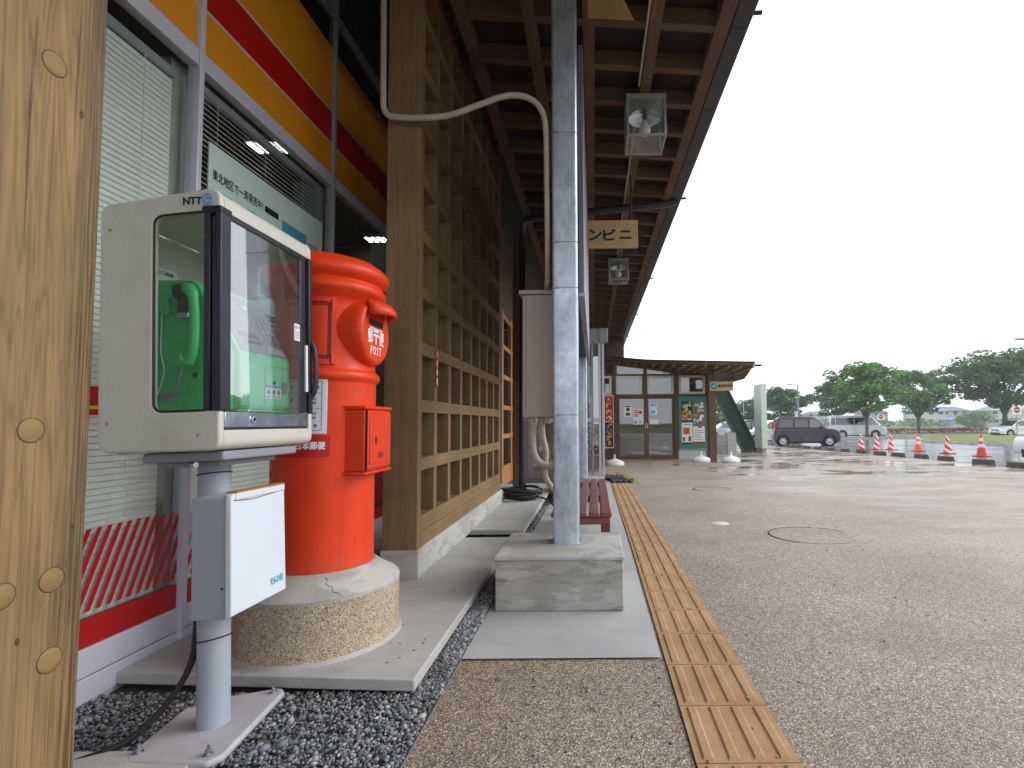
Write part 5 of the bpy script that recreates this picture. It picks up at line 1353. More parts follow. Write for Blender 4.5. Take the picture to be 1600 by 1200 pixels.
# totem slab, brace, boxes
pl = thing('sign_pillar', (6.67, 20.45, g(20.4)), 'tall pale mint green slab pillar standing on the wet paving', 'pillar')
MB().box(6.57, 6.79, 20.0, 20.9, -.09, 2.46).build('slab', M['mint'], pl, bevel=.01)
MB().box(6.60, 6.76, 20.1, 20.8, g(20.4) - .05, -.09).build('foot_block', M['curb'], pl)
m_ = MB()
for k, z in enumerate((2.2, 1.75, .7)):
    for yy in (20.12, 20.78): m_.cyl((6.568, yy, z), (6.560, yy, z), .018, n=10)
m_.build('fixing_bolts', M['alug'], pl)
br = thing('leaning_brace', (6.5, 21.6, g(21.5)), 'dark green leaning box brace behind the far shop', 'brace')
m_ = MB(); m_.prism([(6.30, -.32), (6.93, -.32), (5.38, 2.95), (4.72, 2.95)], 21.5, 21.9, 'y'); m_.build('box_girder', M['bgreen'], br, bevel=.01)
m_ = MB(); m_.prism([(6.87, -.31), (6.95, -.31), (5.40, 2.95), (5.32, 2.95)], 21.4, 21.499, 'y'); m_.prism([(6.28, -.31), (6.34, -.31), (4.76, 2.95), (4.70, 2.95)], 21.4, 21.499, 'y'); m_.build('flange', M['bgreen'], br)
bw = thing('utility_box', (5.56, 21.1, g(21)), 'pale utility box at the foot of the green brace', 'box')
MB().box(5.44, 5.80, 20.9, 21.3, g(21) - .02, .50).build('housing', M['plaster'], bw, bevel=.01)
MB().box(5.43, 5.81, 20.89, 21.31, .5005, .53).build('lid', M['alug'], bw)
tag(MB().box(5.02, 5.42, 20.9, 21.3, g(21) - .02, .44).build('concrete_planter', M['curb'], bevel=.012, off=(5.22, 21.1, g(21))), 'grey concrete block planter between the far shop and the pale utility box', 'planter')

# wheel stops
M['stop'] = m_concrete('damp_dark_concrete', (.055, .052, .042), (.12, .115, .095), 6, .2, .3)
def make_stop():
    r = thing('wheel_stop', (0, 0, 0), 'wheel stop', 'wheel stop', 'concrete wheel stops along the parking bays')
    m_ = MB(); m_.prism([(-.09, -.02), (.09, -.02), (.06, .13), (-.06, .13)], -.27, .27, 'y'); m_.build('block', M['stop'], r, bevel=.01)
    MB().cyl((0, -.22, .118), (0, -.22, .126), .014, n=8).build('anchor', M['alug'], r); MB().cyl((0, .22, .118), (0, .22, .126), .014, n=8).build('anchor', M['alug'], r)
    return r
stops = [(9.75, 10.5), (9.72, 11.75), (9.80, 12.9), (9.92, 14.45), (10.0, 15.65), (9.95, 16.75), (10.02, 17.95), (10.0, 19.15), (10.1, 20.6), (10.1, 21.85), (10.1, 23.1), (10.1, 24.3), (10.15, 25.6), (10.2, 27.0)]
wds = ['nearest to the white hatchback', 'second from the white hatchback, right of the rightmost cone', 'below the rightmost cone', 'between the two rightmost cones', 'below the second cone from the right', 'left of the second cone from the right', 'below the solid orange cone', 'left of the solid orange cone', 'below the middle cones', 'below the third cone from the left', 'left of the leftmost cones', 'sixth in the row from the purple car', 'third nearest the purple car', 'nearest behind the purple car']
nm = ['first', 'second', 'third', 'fourth', 'fifth', 'sixth', 'seventh', 'eighth', 'ninth', 'tenth', 'eleventh', 'twelfth', 'thirteenth', 'fourteenth']
s0 = make_stop()
for i, (x, y) in enumerate(stops):
    lab = 'low dark concrete wheel stop, %s of the row counting from the right' % nm[i]
    rot = (-.0165, 0, R(random.Random(i).uniform(-6, 6)))
    if i == 0: s0.location = (x, y, g(y)); s0.rotation_euler = rot; s0['label'] = lab
    else: copy_tree(s0, (x, y, g(y)), rot, lab)

# traffic cones
def stripe_mat(name, base, diag):
    a = N(name); tc = a.n('TexCoord'); sp = a.n('SeparateXYZ'); a.l(tc.outputs['Object'], sp.inputs[0])
    if diag:
        an = a.math('DIVIDE', a.math('ARCTAN2', sp.outputs[1], sp.outputs[0]), 2 * math.pi)
        f = a.math('FRACT', a.math('ADD', a.math('MULTIPLY', sp.outputs[2], 4.2), a.math('MULTIPLY', an, 2.0)))
        s = a.math('GREATER_THAN', f, .55)
    else:
        b1 = a.math('MULTIPLY', a.math('GREATER_THAN', sp.outputs[2], .30), a.math('LESS_THAN', sp.outputs[2], .41))
        b2 = a.math('MULTIPLY', a.math('GREATER_THAN', sp.outputs[2], .49), a.math('LESS_THAN', sp.outputs[2], .60))
        s = a.math('ADD', b1, b2)
    c = a.mix(s, base, (.78, .78, .76))
    c = a.mix(a.ramp(a.noise(tc.outputs['Object'], 14, 4), [(.5, 0), (.8, .3)]), c, (.2, .15, .13))
    return a.pbr(c, .5, 0, None, .4)
M['cd'] = stripe_mat('red_white_diagonal', (.75, .05, .035), True); M['cb'] = stripe_mat('red_white_bands', (.80, .05, .03), False); M['co'] = stripe_mat('orange_white_bands', (.85, .14, .02), False)
def make_cone(mt):
    r = thing('traffic_cone', (0, 0, 0), 'cone', 'traffic cone', 'traffic cones in the wet car park')
    MB().lathe([(.145, .03), (.14, .06), (.03, .66), (.028, .70), (.018, .705), (0, .705)], n=32).build('cone_body', mt, r, smooth=40)
    MB().prism(rrect(-.19, .19, -.19, .19, .04, 4), 0, .032, 'z').build('base', M['cd'] if False else M['cbase'], r, bevel=.004)
    return r
M['cbase'] = flat('cone_base_red', (.35, .03, .025), .6)
cones = [(12.42, 16.4, 'cb', 'red cone with two white bands, rightmost of the cones'), (12.72, 18.4, 'cd', 'red and white diagonally striped cone, second from the right'), (12.87, 20.3, 'co', 'orange cone with white bands, the only orange one'), (12.83, 22.1, 'cd', 'diagonally striped cone, right one of the close pair'), (12.30, 22.25, 'cd', 'diagonally striped cone, left one of the close pair'), (12.0, 23.0, 'cd', 'diagonally striped cone, leftmost of the row')]
pr = {}
for x, y, mk, lab in cones:
    if mk not in pr:
        c = make_cone(M[mk]); pr[mk] = c; c.location = (x, y, g(y)); c['label'] = lab
    else: c = copy_tree(pr[mk], (x, y, g(y)), (0, 0, random.uniform(0, 1.5)), lab)

# ================================================================== CARS
M['tyre'] = flat('tyre_rubber', (.015, .015, .016), .75); M['rim'] = paint('wheel_cover', (.50, .52, .54), .3, .6, .08, 12)
M['cglass'] = glass('car_window_glass', (.16, .19, .20), 3.0, .06); M['cglasst'] = glass('car_tinted_glass', (.05, .055, .06), 2.5, .05)
M['cwhite'] = paint('white_car_paint', (.70, .72, .74), .18, 0, .03, 2, coat=.8); M['cplum'] = paint('plum_car_paint', (.030, .020, .032), .25, 0, .05, 2, coat=.35)
M['csilver'] = paint('silver_car_paint', (.62, .65, .68), .22, .2, .04, 2, coat=.7); M['cdark'] = paint('dark_car_paint', (.02, .024, .035), .2, .2, .05, 2, coat=.8)
M['hl'] = paint('headlamp_glass', (.75, .80, .85), .08, .3, .05, 8); M['tl'] = paint('tail_lamp_red', (.55, .01, .01), .15, 0, .1, 8)
def make_car(loc, rz_, label, P):
    """x forward, origin mid-length on the ground"""
    r = thing(P.get('name', 'parked_car'), (0, 0, 0), label, P.get('cat', 'car'), 'cars in the car park')
    L, W, H = P['L'], P['W'], P['H']; zb = P['belt']; wr = P['wr']; xf, xr = P['xf'], P['xr']; zs = P.get('sill', .2)
    paintm = M[P['paint']]; hw = W / 2
    # lower body side profile, front at +L/2
    bot = []
    def arch(xc):
        a = wr * 1.17; return [(xc + a * math.cos(R(t)), wr + a * math.sin(R(t))) for t in range(-12, 193, 12)]
    pf = [(-L / 2 + .03, zs + .06), (-L / 2, zs + .18), (-L / 2 + .01, zb * .72), (-L / 2 + .04, zb)] + P['beltline'] + P['hood']
    lower = [(L / 2 - .02, zs + .05)] + [(x, max(z, zs)) for x, z in arch(xf)] + [(x, max(z, zs)) for x, z in arch(xr)] + [(-L / 2 + .05, zs + .02)] + pf
    m_ = MB(); m_.prism(lower, -hw, hw, 'y'); body = m_.build('body', paintm, r, bevel=P.get('bev', .045), seg=3)
    # greenhouse: trapezoid side, narrowing upward
    gh = P['green']; n = len(gh); zr_ = max(z for x, z in gh)
    def yy(z): return hw - .02 - (z - zb) / (zr_ - zb) * P.get('tumble', .10)
    vs = [(x, -yy(z), z) for x, z in gh] + [(x, yy(z), z) for x, z in gh]
    m_ = MB(); m_.add(vs, [tuple(range(n))[::-1], tuple(range(n, 2 * n))] + [(i, (i + 1) % n, n + (i + 1) % n, n + i) for i in range(n)]); cabn = m_.build('cabin', paintm, r, bevel=P.get('bev', .045) * .9, seg=3)
    for k, (poly, gm) in enumerate(P['windows']):
        for s in (-1, 1):
            m_ = MB(); m_.add([(x, s * (yy(z) + .006), z) for x, z in poly], [tuple(range(len(poly)))]); m_.build('side_window', M[gm], r)
            m_ = MB(); m_.add([(x, s * (yy(z) + .004), z) for x, z in [(x + (.03 if x > sum(p[0] for p in poly) / len(poly) else -.03), z + (.025 if z > zb + .2 else -.025)) for x, z in poly]], [tuple(range(len(poly)))]); m_.build('window_trim', M['black'], r)
    for nm_, (a, b), gm, off_ in (('windscreen', P['ws'], 'cglass', 1), ('rear_window', P['rw'], 'cglasst', -1)):
        (xa, za), (xb, zb2) = a, b; d = Vector((xb - xa, 0, zb2 - za)).normalized(); nv_ = Vector((d.z, 0, -d.x)) * off_
        if nv_.x * off_ < 0: nv_ = -nv_
        o1 = nv_ * .008
        m_ = MB(); m_.add([(xa + o1.x, -yy(za) + .07, za + o1.z), (xa + o1.x, yy(za) - .07, za + o1.z), (xb + o1.x, yy(zb2) - .07, zb2 + o1.z), (xb + o1.x, -yy(zb2) + .07, zb2 + o1.z)], [(0, 1, 2, 3)]); m_.build(nm_, M[gm], r)
    # wheels
    for x in (xf, xr):
        for s in (-1, 1):
            y0, y1 = s * (hw - .19), s * (hw - .015)
            ty = MB(); ty.lathe([(wr * .62, -.085), (wr * .9, -.088), (wr, -.06), (wr, .06), (wr * .9, .085), (wr * .66, .088), (wr * .62, .07)], n=36, M=Matrix.Translation((x, (y0 + y1) / 2, wr)) @ Matrix.Rotation(R(-90 * s), 4, 'X'))
            to = ty.build('wheel', M['tyre'], r, smooth=40)
            rm = MB(); T = Matrix.Translation((x, (y0 + y1) / 2, wr)) @ Matrix.Rotation(R(-90 * s), 4, 'X')
            rm.lathe([(0, .075), (wr * .14, .078), (wr * .2, .068), (wr * .5, .060), (wr * .64, .078), (wr * .66, .07)], n=36, M=T); rm.build('rim', M['rim'], to, smooth=30)
            sp_ = MB()
            for k in range(7):
                a = 2 * math.pi * k / 7; sp_.lathe([(0, .0705), (wr * .085, .0695)], n=8, M=T @ Matrix.Translation((wr * .42 * math.cos(a), wr * .42 * math.sin(a), 0)))
            sp_.build('vent_holes', M['tyre'], to)
            MB().lathe([(0, -.10), (wr * 1.12, -.10), (wr * 1.12, .02)], n=24, M=T).build('wheel_well', M['black'], r)
    MB().box(-L / 2 + .12, L / 2 - .12, -hw + .16, hw - .16, zs - .04, zs + .1).build('underbody', M['black'], r)
    # lamps, plates, mirrors, handles
    for s in (-1, 1):
        lx, lz, lw_, lh = P['head']
        MB().box(lx - .14, lx + .012, s * (hw - .03) if s < 0 else s * (hw - .03 - lw_), s * (hw - .03 - lw_) if s < 0 else s * (hw - .03), lz, lz + lh).build('headlamp', M['hl'], r, bevel=.02, seg=3)
        tx, tz, tw, th_ = P['tail']
        MB().box(tx - .012, tx + .10, (s * (hw - .005)) if s < 0 else s * (hw - .005 - tw), s * (hw - .005 - tw) if s < 0 else s * (hw - .005), tz, tz + th_).build('tail_lamp', M['tl'], r, bevel=.015)
        mxp, mz = P['mirror']
        MB().box(mxp - .05, mxp + .06, min(s * (hw + .0), s * (hw + .14)), max(s * (hw + .0), s * (hw + .14)), mz, mz + .13).build('door_mirror', paintm, r, bevel=.025, seg=3)
        for hx_ in P['handles']: MB().box(hx_ - .08, hx_ + .08, min(s * hw, s * (hw + .025)), max(s * hw, s * (hw + .025)), zb - .12, zb - .09).build('door_handle', paintm, r, bevel=.006)
        sm_ = MB()
        for sx_ in P['seams']: sm_.box(sx_ - .005, sx_ + .005, min(s * (hw - .002), s * (hw + .002)), max(s * (hw - .002), s * (hw + .002)), zs + .08, zb - .02)
        sm_.build('door_seams', M['black'], r)
    MB().box(L / 2 - .05, L / 2 + .006, -.42, .42, P['grz'], P['grz'] + .10).build('grille', M['black'], r, bevel=.01)
    MB().box(L / 2 - .04, L / 2 + .008, -.55, .55, zs + .06, zs + .17).build('lower_grille', M['black'], r, bevel=.01)
    MB().box(L / 2 + .004, L / 2 + .014, -.165, .165, zs + .20, zs + .36).build('number_plate', M['white'], r)
    MB().box(-L / 2 - .010, -L / 2 + .01, -.165, .165, zs + .40, zs + .56).build('number_plate', M['white'], r)
    r.location = loc; r.rotation_euler = rz_
    return r
kei = dict(L=3.4, W=1.48, H=1.62, belt=.95, wr=.28, xf=1.15, xr=-1.22, paint='cplum', bev=.07, beltline=[(1.0, .97)], hood=[(1.40, .93), (1.62, .84), (1.69, .66), (1.70, .42)],
           green=[(-1.62, .93), (-1.60, 1.25), (-1.50, 1.54), (-1.35, 1.61), (.15, 1.62), (.45, 1.56), (1.05, .95)], tumble=.12,
           windows=[([(-1.42, 1.02), (-.68, 1.02), (-.68, 1.47), (-1.28, 1.47), (-1.40, 1.36)], 'cglasst'), ([(-.60, 1.02), (.10, 1.02), (.10, 1.47), (-.60, 1.47)], 'cglasst'), ([(.17, 1.02), (.84, 1.02), (.52, 1.42), (.42, 1.47), (.17, 1.47)], 'cglass')],
           ws=((1.0, 1.02), (.50, 1.50)), rw=((-1.61, 1.05), (-1.54, 1.46)), head=(1.64, .66, .26, .16), tail=(-1.67, .98, .14, .30), mirror=(.72, .98), handles=(-.95, -.1), seams=(-.64, .14, .98), grz=.62)
hatch = dict(L=3.9, W=1.68, H=1.50, belt=.90, wr=.30, xf=1.22, xr=-1.25, paint='cwhite', bev=.08, beltline=[(.85, .92)], hood=[(1.30, .88), (1.70, .76), (1.90, .62), (1.95, .42)],
             green=[(-1.80, .88), (-1.72, 1.15), (-1.35, 1.42), (-.9, 1.49), (-.1, 1.50), (.25, 1.43), (1.05, .91)], tumble=.16,
             windows=[([(-1.25, .98), (-.45, .98), (-.45, 1.38), (-1.0, 1.37)], 'cglass'), ([(-.38, .98), (.78, .98), (.30, 1.34), (.10, 1.39), (-.38, 1.38)], 'cglass')],
             ws=((1.02, .95), (.30, 1.42)), rw=((-1.76, 1.0), (-1.42, 1.36)), head=(1.80, .60, .34, .17), tail=(-1.88, .78, .16, .26), mirror=(.62, .93), handles=(-.7, .2), seams=(-1.0, -.42, .75), grz=.55)
van = dict(L=4.7, W=1.70, H=1.98, belt=1.10, wr=.32, xf=1.45, xr=-1.15, paint='csilver', bev=.07, beltline=[(1.75, 1.10)], hood=[(2.1, 1.0), (2.30, .85), (2.35, .60), (2.35, .42)],
           green=[(-2.28, 1.06), (-2.20, 1.70), (-2.08, 1.93), (-1.9, 1.98), (.85, 1.98), (1.15, 1.90), (1.95, 1.06)], tumble=.12,
           windows=[([(-2.05, 1.18), (-1.75, 1.18), (-1.75, 1.72), (-1.95, 1.72)], 'cglasst'), ([(-1.62, 1.18), (-.25, 1.18), (-.25, 1.74), (-1.62, 1.74)], 'cglasst'), ([(-.15, 1.18), (.75, 1.18), (.75, 1.74), (-.15, 1.74)], 'cglasst'), ([(.88, 1.18), (1.66, 1.18), (1.22, 1.70), (.88, 1.72)], 'cglass')],
           ws=((1.88, 1.18), (1.20, 1.84)), rw=((-2.25, 1.2), (-2.18, 1.68)), head=(2.25, .70, .30, .22), tail=(-2.30, .90, .12, .50), mirror=(1.45, 1.15), handles=(-.1, .95), seams=(-.2, .82, 1.62), grz=.72)
make_car((11.75, 28.5, g(28.5)), (0, 0, R(-14)), 'dark plum boxy small car parked side-on beyond the mint pillar', kei)
make_car((23.15, 45.3, g(45.4)), (0, 0, R(-16)), 'silver van with dark windows parked behind the slim-trunked tree', dict(van, name='parked_van', cat='van'))
make_car((12.72, 12.35, g(12.3)), (0, 0, R(180)), 'white car at the right edge of the photo behind a wheel stop', dict(hatch))
make_car((11.35, 32.6, g(32.6)), (0, 0, R(180)), 'white car partly hidden behind the mint pillar', dict(hatch))
make_car((37.2, 44.9, g(45)), (0, 0, R(180)), 'white car with pale green windscreen beyond the grass verge on the right', dict(hatch, L=3.9))
rc = make_car((12.4, 40.5, g(40.5)), (0, 0, R(180)), 'dark car with a black roof box between the green brace and mint pillar', dict(kei, paint='cdark'))
m_ = MB(); m_.prism([(-.95, 1.70), (.70, 1.70), (.95, 1.78), (.75, 1.95), (-.8, 1.97), (-.97, 1.88)], -.40, .40, 'y')
rbx = m_.build('roof_box', M['black'], bevel=.05, off=(0, 0, 0)); rbx.parent = rc
make_car((12.0, 46.5, g(46.5)), (0, 0, R(180)), 'grey-blue car seen in the gap left of the green brace', dict(hatch, paint='csilver'))

# ================================================================== TREES
def leaf_mat(name, d, l):
    a = N(name); v = a.coord(); ge = a.n('NewGeometry')
    c = a.ramp(ge.outputs['Random Per Island'], [(0, d), (.6, l), (1, tuple(x * 1.35 for x in l))])
    c = a.mix(1, c, a.ramp(a.noise(v, .8, 3), [(.3, .65), (.7, 1.3)]), 'MULTIPLY')
    p = a.n('BsdfPrincipled'); a.l(c, p.inputs['Base Color']); p.inputs['Roughness'].default_value = .55; p.inputs['Specular IOR Level'].default_value = .3
    tl = a.n('BsdfTranslucent'); a.l(c, tl.inputs[0]); ms = a.n('MixShader'); ms.inputs[0].default_value = .25
    a.l(p.outputs[0], ms.inputs[1]); a.l(tl.outputs[0], ms.inputs[2]); a.l(ms.outputs[0], a.out.inputs[0]); return a.m
M['leaf'] = leaf_mat('leaf_green', (.045, .12, .028), (.155, .32, .080)); M['leafd'] = leaf_mat('leaf_dark_green', (.036, .085, .030), (.10, .20, .07))
M['bark'] = wood('bark', (.05, .042, .035), (.15, .13, .11), 2, 14, bump=.6, rough=.9)
M['shrub'] = leaf_mat('red_shrub_leaves', (.12, .03, .025), (.28, .07, .05)); M['shrubg'] = leaf_mat('light_green_leaves', (.07, .12, .02), (.18, .28, .06))
def leaves(centres, nleaf, size, seed):
    rg = np.random.default_rng(seed); V = []; n = 0
    for c, rad, fl in centres:
        k = max(6, int(nleaf * rad * rad)); d = rg.normal(size=(k, 3)); d /= np.linalg.norm(d, axis=1)[:, None]
        rr_ = rad * rg.uniform(.35, 1.0, (k, 1)) ** .45
        p = np.array(c) + d * rr_ * np.array([1, 1, fl])
        a = rg.normal(size=(k, 3)); a /= np.linalg.norm(a, axis=1)[:, None]; a[:, 2] *= .5
        b = np.cross(a, rg.normal(size=(k, 3))); b /= np.linalg.norm(b, axis=1)[:, None] + 1e-9
        s = size * rg.uniform(.5, 1.3, (k, 1))
        V.append(np.stack([p - a * s, p - b * s * .45, p + a * s, p + b * s * .45], 1))
    V = np.concatenate(V); return V
def tree(x, y, h, w, label, seed, trunk_h=.34, mat='leaf', nl=290, size=.16, name='street_tree', tilt=0, group='trees round the car park', tr=.13):
    rg = random.Random(seed); z0 = g(y) + (.12 if 41 < y < 60 else 0)
    r = thing(name, (x, y, z0), label, 'tree', group)
    tm = MB(); fork = h * trunk_h * .62
    tm.tube([(x, y, z0 - .1), (x + .02, y, z0 + fork * .5), (x + .03, y, z0 + fork)], [tr * 1.25, tr * .95, tr * .9], 10)
    cent = []; nb_ = 9
    for i in range(nb_):
        a = 2 * math.pi * i / nb_ + rg.uniform(-.3, .3); rad = w / 2 * rg.uniform(.55, .9) if i % 3 else w / 2 * rg.uniform(.15, .4)
        top = h * rg.uniform(.62, .82) if i % 3 else h * .9
        e = Vector((x + rad * math.cos(a), y + rad * math.sin(a), z0 + top)); s = Vector((x + .03, y, z0 + fork * rg.uniform(.9, 1.0)))
        m1 = s.lerp(e, .45) + Vector((0, 0, h * .10)) ; 
        tm.tube(smoothpts([s, s.lerp(m1, .5) + Vector((0, 0, .05 * h)), m1, e], 4), [tr * .55 * (1 - k / 14) + .012 for k in range(13)], 7)
        for j in range(3):
            q = m1.lerp(e, rg.uniform(.2, .9)); e2 = q + Vector((rg.uniform(-1, 1) * w * .16, rg.uniform(-1, 1) * w * .16, rg.uniform(.0, 1) * h * .14))
            tm.tube([q, e2], [.03, .012], 5); cent.append((tuple(e2), w * rg.uniform(.07, .12), .55))
        cent.append((tuple(e), w * rg.uniform(.09, .13), .6))
    cz = z0 + h * (trunk_h + (1 - trunk_h) * .42); hh = h * (1 - trunk_h)
    for i in range(84):
        a = rg.uniform(0, 2 * math.pi); t = rg.uniform(0, 1); u = rg.uniform(0.0, 1) ** .45
        zz = -.42 + 1.0 * t
        prof = (1 - max(0, (zz - .05) / .62) ** 2) ** .5 if zz > .05 else (1 - ((.05 - zz) / .62) ** 1.7)
        rad = w / 2 * .95 * max(.15, prof) * u
        cent.append(((x + rad * math.cos(a), y + rad * math.sin(a), cz + zz * hh * .93), w * rg.uniform(.07, .12), .5))
    tm.build('trunk', M['bark'], r, smooth=60)
    V = leaves(cent, nl, size, seed)
    k = len(V); F = [(4 * i, 4 * i + 1, 4 * i + 2, 4 * i + 3) for i in range(k)]
    me = bpy.data.meshes.new('crown'); me.from_pydata((V.reshape(-1, 3) - np.array((x, y, z0))).tolist(), [], F); me.materials.append(M[mat])
    o = bpy.data.objects.new('crown', me); COL.objects.link(o); o.parent = r
    return r
tree(22.55, 42.2, 6.2, 5.7, 'green tree with a slim trunk in front of the silver van', 1)
tree(36.0, 56.6, 7.0, 7.6, 'broad tree between the slim tree and the largest tree on the right', 2)
tree(43.2, 53.6, 8.6, 11.6, 'largest dark green tree at the right edge of the photo', 3, size=.20, nl=150, tr=.26, mat='leafd')
tree(31.3, 66.0, 6.6, 7.2, 'dark rounded tree behind the plum car and van', 4, mat='leafd')
tree(22.9, 62.0, 5.6, 6.6, 'dark tree behind the mint pillar and street lamp', 5, mat='leafd', trunk_h=.2)
tree(22.5, 74.0, 4.8, 4.6, 'small dark tree just left of the mint pillar', 6, mat='leafd', trunk_h=.2)
tree(14.2, 60.0, 5.2, 3.4, 'narrow tree glimpsed left of the green brace', 7, mat='leafd', trunk_h=.2)
tree(19.2, 80, 3.0, 5.0, 'low light green bush between the green brace and mint pillar', 8, mat='shrubg', trunk_h=.1, name='round_bush', tr=.08)
tree(88, 118, 3.6, 8.0, 'rounded light green bush in the field left of the largest tree', 9, mat='shrubg', trunk_h=.05, name='round_bush', tr=.1, nl=40, size=.3)
# red shrubs in the far bed (ground cover)
rg = random.Random(4); cent = []
for i in range(150):
    x = rg.uniform(31, 58); cent.append(((x, rg.uniform(53, 57.5), g(55) + .35 + rg.uniform(0, .15)), rg.uniform(.3, .5), .6))
V = leaves(cent, 260, .09, 21); k = len(V)
me = bpy.data.meshes.new('red_shrubs'); me.from_pydata(V.reshape(-1, 3).tolist(), [], [(4 * i, 4 * i + 1, 4 * i + 2, 4 * i + 3) for i in range(k)]); me.materials.append(M['shrub'])
o = bpy.data.objects.new('red_shrubs', me); COL.objects.link(o); tag(o, 'low band of reddish shrubs under the right-hand trees', 'shrubs', kind='stuff')
# bush line far away
cent = []
for i in range(420):
    x = rg.uniform(30, 260); cent.append(((x, 150 + rg.uniform(-6, 6), g(150) + .5 + rg.uniform(0, 1.3)), rg.uniform(.8, 1.8), .7))
V = leaves(cent, 14, .5, 22); k = len(V)
me = bpy.data.meshes.new('far_hedge'); me.from_pydata(V.reshape(-1, 3).tolist(), [], [(4 * i, 4 * i + 1, 4 * i + 2, 4 * i + 3) for i in range(k)]); me.materials.append(M['leafd'])
o = bpy.data.objects.new('far_hedge', me); COL.objects.link(o); tag(o, 'far hedge and scrub in front of the distant houses', 'hedge', kind='stuff')

# guard rail
gr = thing('guard_rail', (40, 60.5, g(60)), 'low dark guard rail running behind the red shrubs', 'guard rail')
for z in (.28, .52): MB().box(26, 62, 60.5, 60.56, g(60) + z, g(60) + z + .10).build('rail', M['alug'], gr)
for k in range(19): MB().box(26 + 2 * k - .05, 26 + 2 * k + .05, 60.57, 60.66, g(60) - .1, g(60) + .68).build('post', M['greymid'], gr)
# street lamps
def lamp(x, y, h, arm, label):
    r = thing('street_lamp', (x, y, g(y)), label, 'street lamp', 'street lamps in the car park')
    MB().cyl((x, y, g(y)), (x, y, g(y) + h), .09, .055, n=14).build('pole', M['greymid'], r, smooth=40)
    MB().cyl((x, y, g(y)), (x, y, g(y) + .25), .14, n=14).build('base_sleeve', M['greymid'], r, smooth=40)
    MB().cyl((x, y, g(y) + h - .05), (x - arm * .45, y, g(y) + h + .02), .035, n=10).build('arm', M['greymid'], r)
    MB().sphere((x - arm * .75, y, g(y) + h + .01), .5 * arm, 16, 8, (.75, .3, .12)).build('lamp_head', M['lamphouse'], r, smooth=60)
    return r
lamp(18.05, 45, 4.75, .95, 'grey street lamp between the mint pillar and the van')
lamp(26.3, 30, 6.15, 1.2, 'street lamp at the right edge of the photo whose head just shows')
# prohibition sign boards
def roadsign(x, y, zc, s, label, txt):
    r = thing('traffic_sign', (x, y, g(y)), label, 'sign', 'small red and white signs in the car park')
    MB().cyl((x, y, g(y)), (x, y, zc + s * .4), .03, n=10).build('pole', M['alug'], r)
    MB().box(x - s / 2, x + s / 2, y - .05, y - .035, zc - s * .42, zc + s * .42).build('panel', M['wplastic'], r)
    MB().lathe([(0, 0), (s * .33, 0)], n=24, M=Matrix.Translation((x, y - .053, zc + s * .05)) @ Matrix.Rotation(R(90), 4, 'X')).build('red_disc', M['redprint'], r)
    MB().box(x - s * .22, x + s * .22, y - .058, y - .056, zc + s * .01, zc + s * .10).build('white_bar', M['white'], r)
roadsign(22.95, 40.8, 1.22, .55, 'red and white sign beside the slim-trunked tree', '')
roadsign(27.7, 33.4, 1.55, .62, 'red and white sign over the grass verge at the right edge', '')
tag(MB().cyl((17.1, 28, g(28)), (17.1, 28, g(28) + 1.9), .022, n=8).build('marker_pole', M['greymid'], off=(17.1, 28, g(28))), 'thin dark upright pole standing in the wet car park left of the orange cone', 'pole')
tag(MB().cyl((14.7, 50, g(50)), (14.7, 50, 6.0), .035, .02, n=8).build('tall_thin_pole', M['plaster'], off=(14.7, 50, g(50))), 'tall thin pale pole against the sky left of the mint pillar', 'pole')

# distant houses
M['hw1'] = flat('house_wall_cream', (.55, .53, .46)); M['hw2'] = flat('house_wall_grey', (.42, .43, .45)); M['hw3'] = flat('house_wall_pink', (.42, .33, .33))
M['hr1'] = flat('roof_blue', (.10, .26, .46)); M['hr2'] = flat('roof_grey', (.14, .15, .17)); M['hr3'] = flat('roof_slate', (.22, .25, .30)); M['tarp'] = flat('blue_sheet', (.06, .26, .60))
def house(x, y, w_, d, h, wm, rm, label, rh=1.6, win=3):
    z = g(y); r = thing('house', (x, y, z), label, 'house', 'houses beyond the field')
    MB().box(x - w_ / 2, x + w_ / 2, y, y + d, z - .5, z + h).build('wall', M[wm], r)
    e = .5; m_ = MB()
    m_.add([(x - w_ / 2 - e, y - e, z + h), (x + w_ / 2 + e, y - e, z + h), (x + w_ / 2 + e, y + d + e, z + h), (x - w_ / 2 - e, y + d + e, z + h), (x - w_ / 4, y + d / 2, z + h + rh), (x + w_ / 4, y + d / 2, z + h + rh), (x - w_ / 2 - e, y - e, z + h + .15), (x + w_ / 2 + e, y - e, z + h + .15), (x + w_ / 2 + e, y + d + e, z + h + .15), (x - w_ / 2 - e, y + d + e, z + h + .15)],
           [(0, 3, 2, 1), (0, 1, 7, 6), (1, 2, 8, 7), (2, 3, 9, 8), (3, 0, 6, 9), (6, 7, 5, 4), (7, 8, 5), (8, 9, 4, 5), (9, 6, 4)]); m_.build('roof', M[rm], r)
    for k in range(win):
        for zz in ((z + 1.0, z + 3.6) if h > 4 else (z + 1.0,)):
            xx = x - w_ / 2 + w_ * (k + .5) / win
            f = MB().box(xx - .9, xx + .9, y - .08, y - .001, zz - .08, zz + 1.28).build('window', M['white'], r)
            MB().box(xx - .8, xx + .8, y - .1, y - .081, zz, zz + 1.2).build('pane', M['roomd'], f)
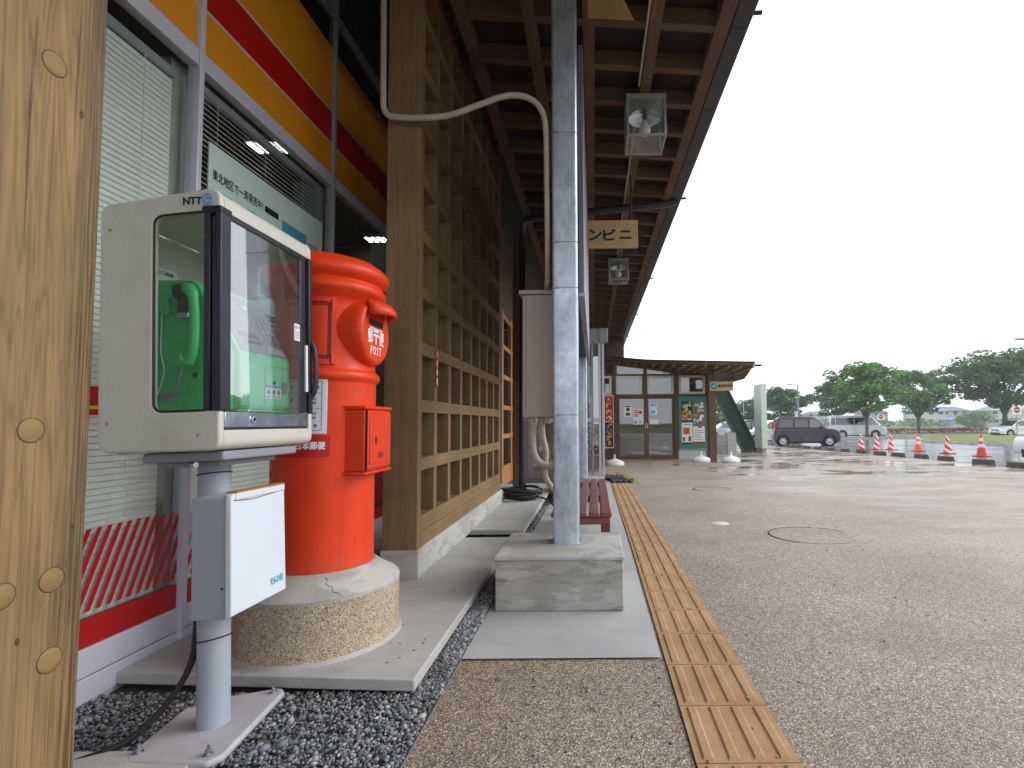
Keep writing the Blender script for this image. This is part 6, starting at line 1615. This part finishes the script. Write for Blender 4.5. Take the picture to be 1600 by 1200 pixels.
house(104.5, 158, 9, 7, 4.6, 'hw1', 'hr1', 'cream house with a blue roof between the two right-hand trees')
house(107, 142, 13, 6, 1.9, 'hw2', 'hr1', 'long low shed with a bright blue roof below the cream house', .9, 4)
house(117, 165, 9, 7, 4.8, 'hw2', 'hr2', 'grey two storey house right of the cream house')
house(129, 160, 9, 8, 4.7, 'hw1', 'hr3', 'cream house with a slate roof behind the largest trunk', 1.5)
house(142, 170, 12, 8, 5.0, 'hw2', 'hr3', 'pale grey house at the far right edge')
house(97, 175, 8, 7, 4.6, 'hw3', 'hr2', 'pinkish house partly behind the middle tree', 1.4)
house(84, 190, 9, 7, 4.2, 'hw2', 'hr2', 'grey house left of the middle tree trunk', 1.4)
house(70, 200, 12, 7, 3.8, 'hw1', 'hr3', 'long pale house right of the van', 1.0, 4)
house(40, 230, 14, 8, 4.0, 'hw2', 'hr3', 'pale building on the horizon behind the mint pillar', 1.0, 4)
tag(MB().box(113.5, 119.5, 140, 140.2, g(140), g(140) + 1.7).build('blue_sheeting', M['tarp'], off=(116.5, 140, g(140))), 'blue sheeting fence right of the low blue-roofed shed', 'fence')
tag(MB().box(72, 76, 140, 140.2, g(140), g(140) + 1.7).build('blue_sheeting', M['tarp'], off=(74, 140, g(140))), 'small blue sheeting patch left of the middle tree', 'fence')

# ================================================================== HAZE (damp air)
hm = bpy.data.materials.new('haze'); hm.use_nodes = True; hm.node_tree.nodes.clear()
ho_ = hm.node_tree.nodes.new('ShaderNodeOutputMaterial'); pv = hm.node_tree.nodes.new('ShaderNodeVolumePrincipled')
pv.inputs['Color'].default_value = (.93, .96, 1, 1); pv.inputs['Density'].default_value = .0010; pv.inputs['Anisotropy'].default_value = .2
hm.node_tree.links.new(pv.outputs[0], ho_.inputs['Volume'])
hz = MB().box(-1000, 1400, -330, 1330, -3.2, 14).build('haze', hm); tag(hz, 'pale damp air thinning the distant houses and trees', 'haze', kind='stuff')
SC.cycles.volume_bounces = 1
for o in bpy.data.objects:
    if '_o' in o: del o['_o']
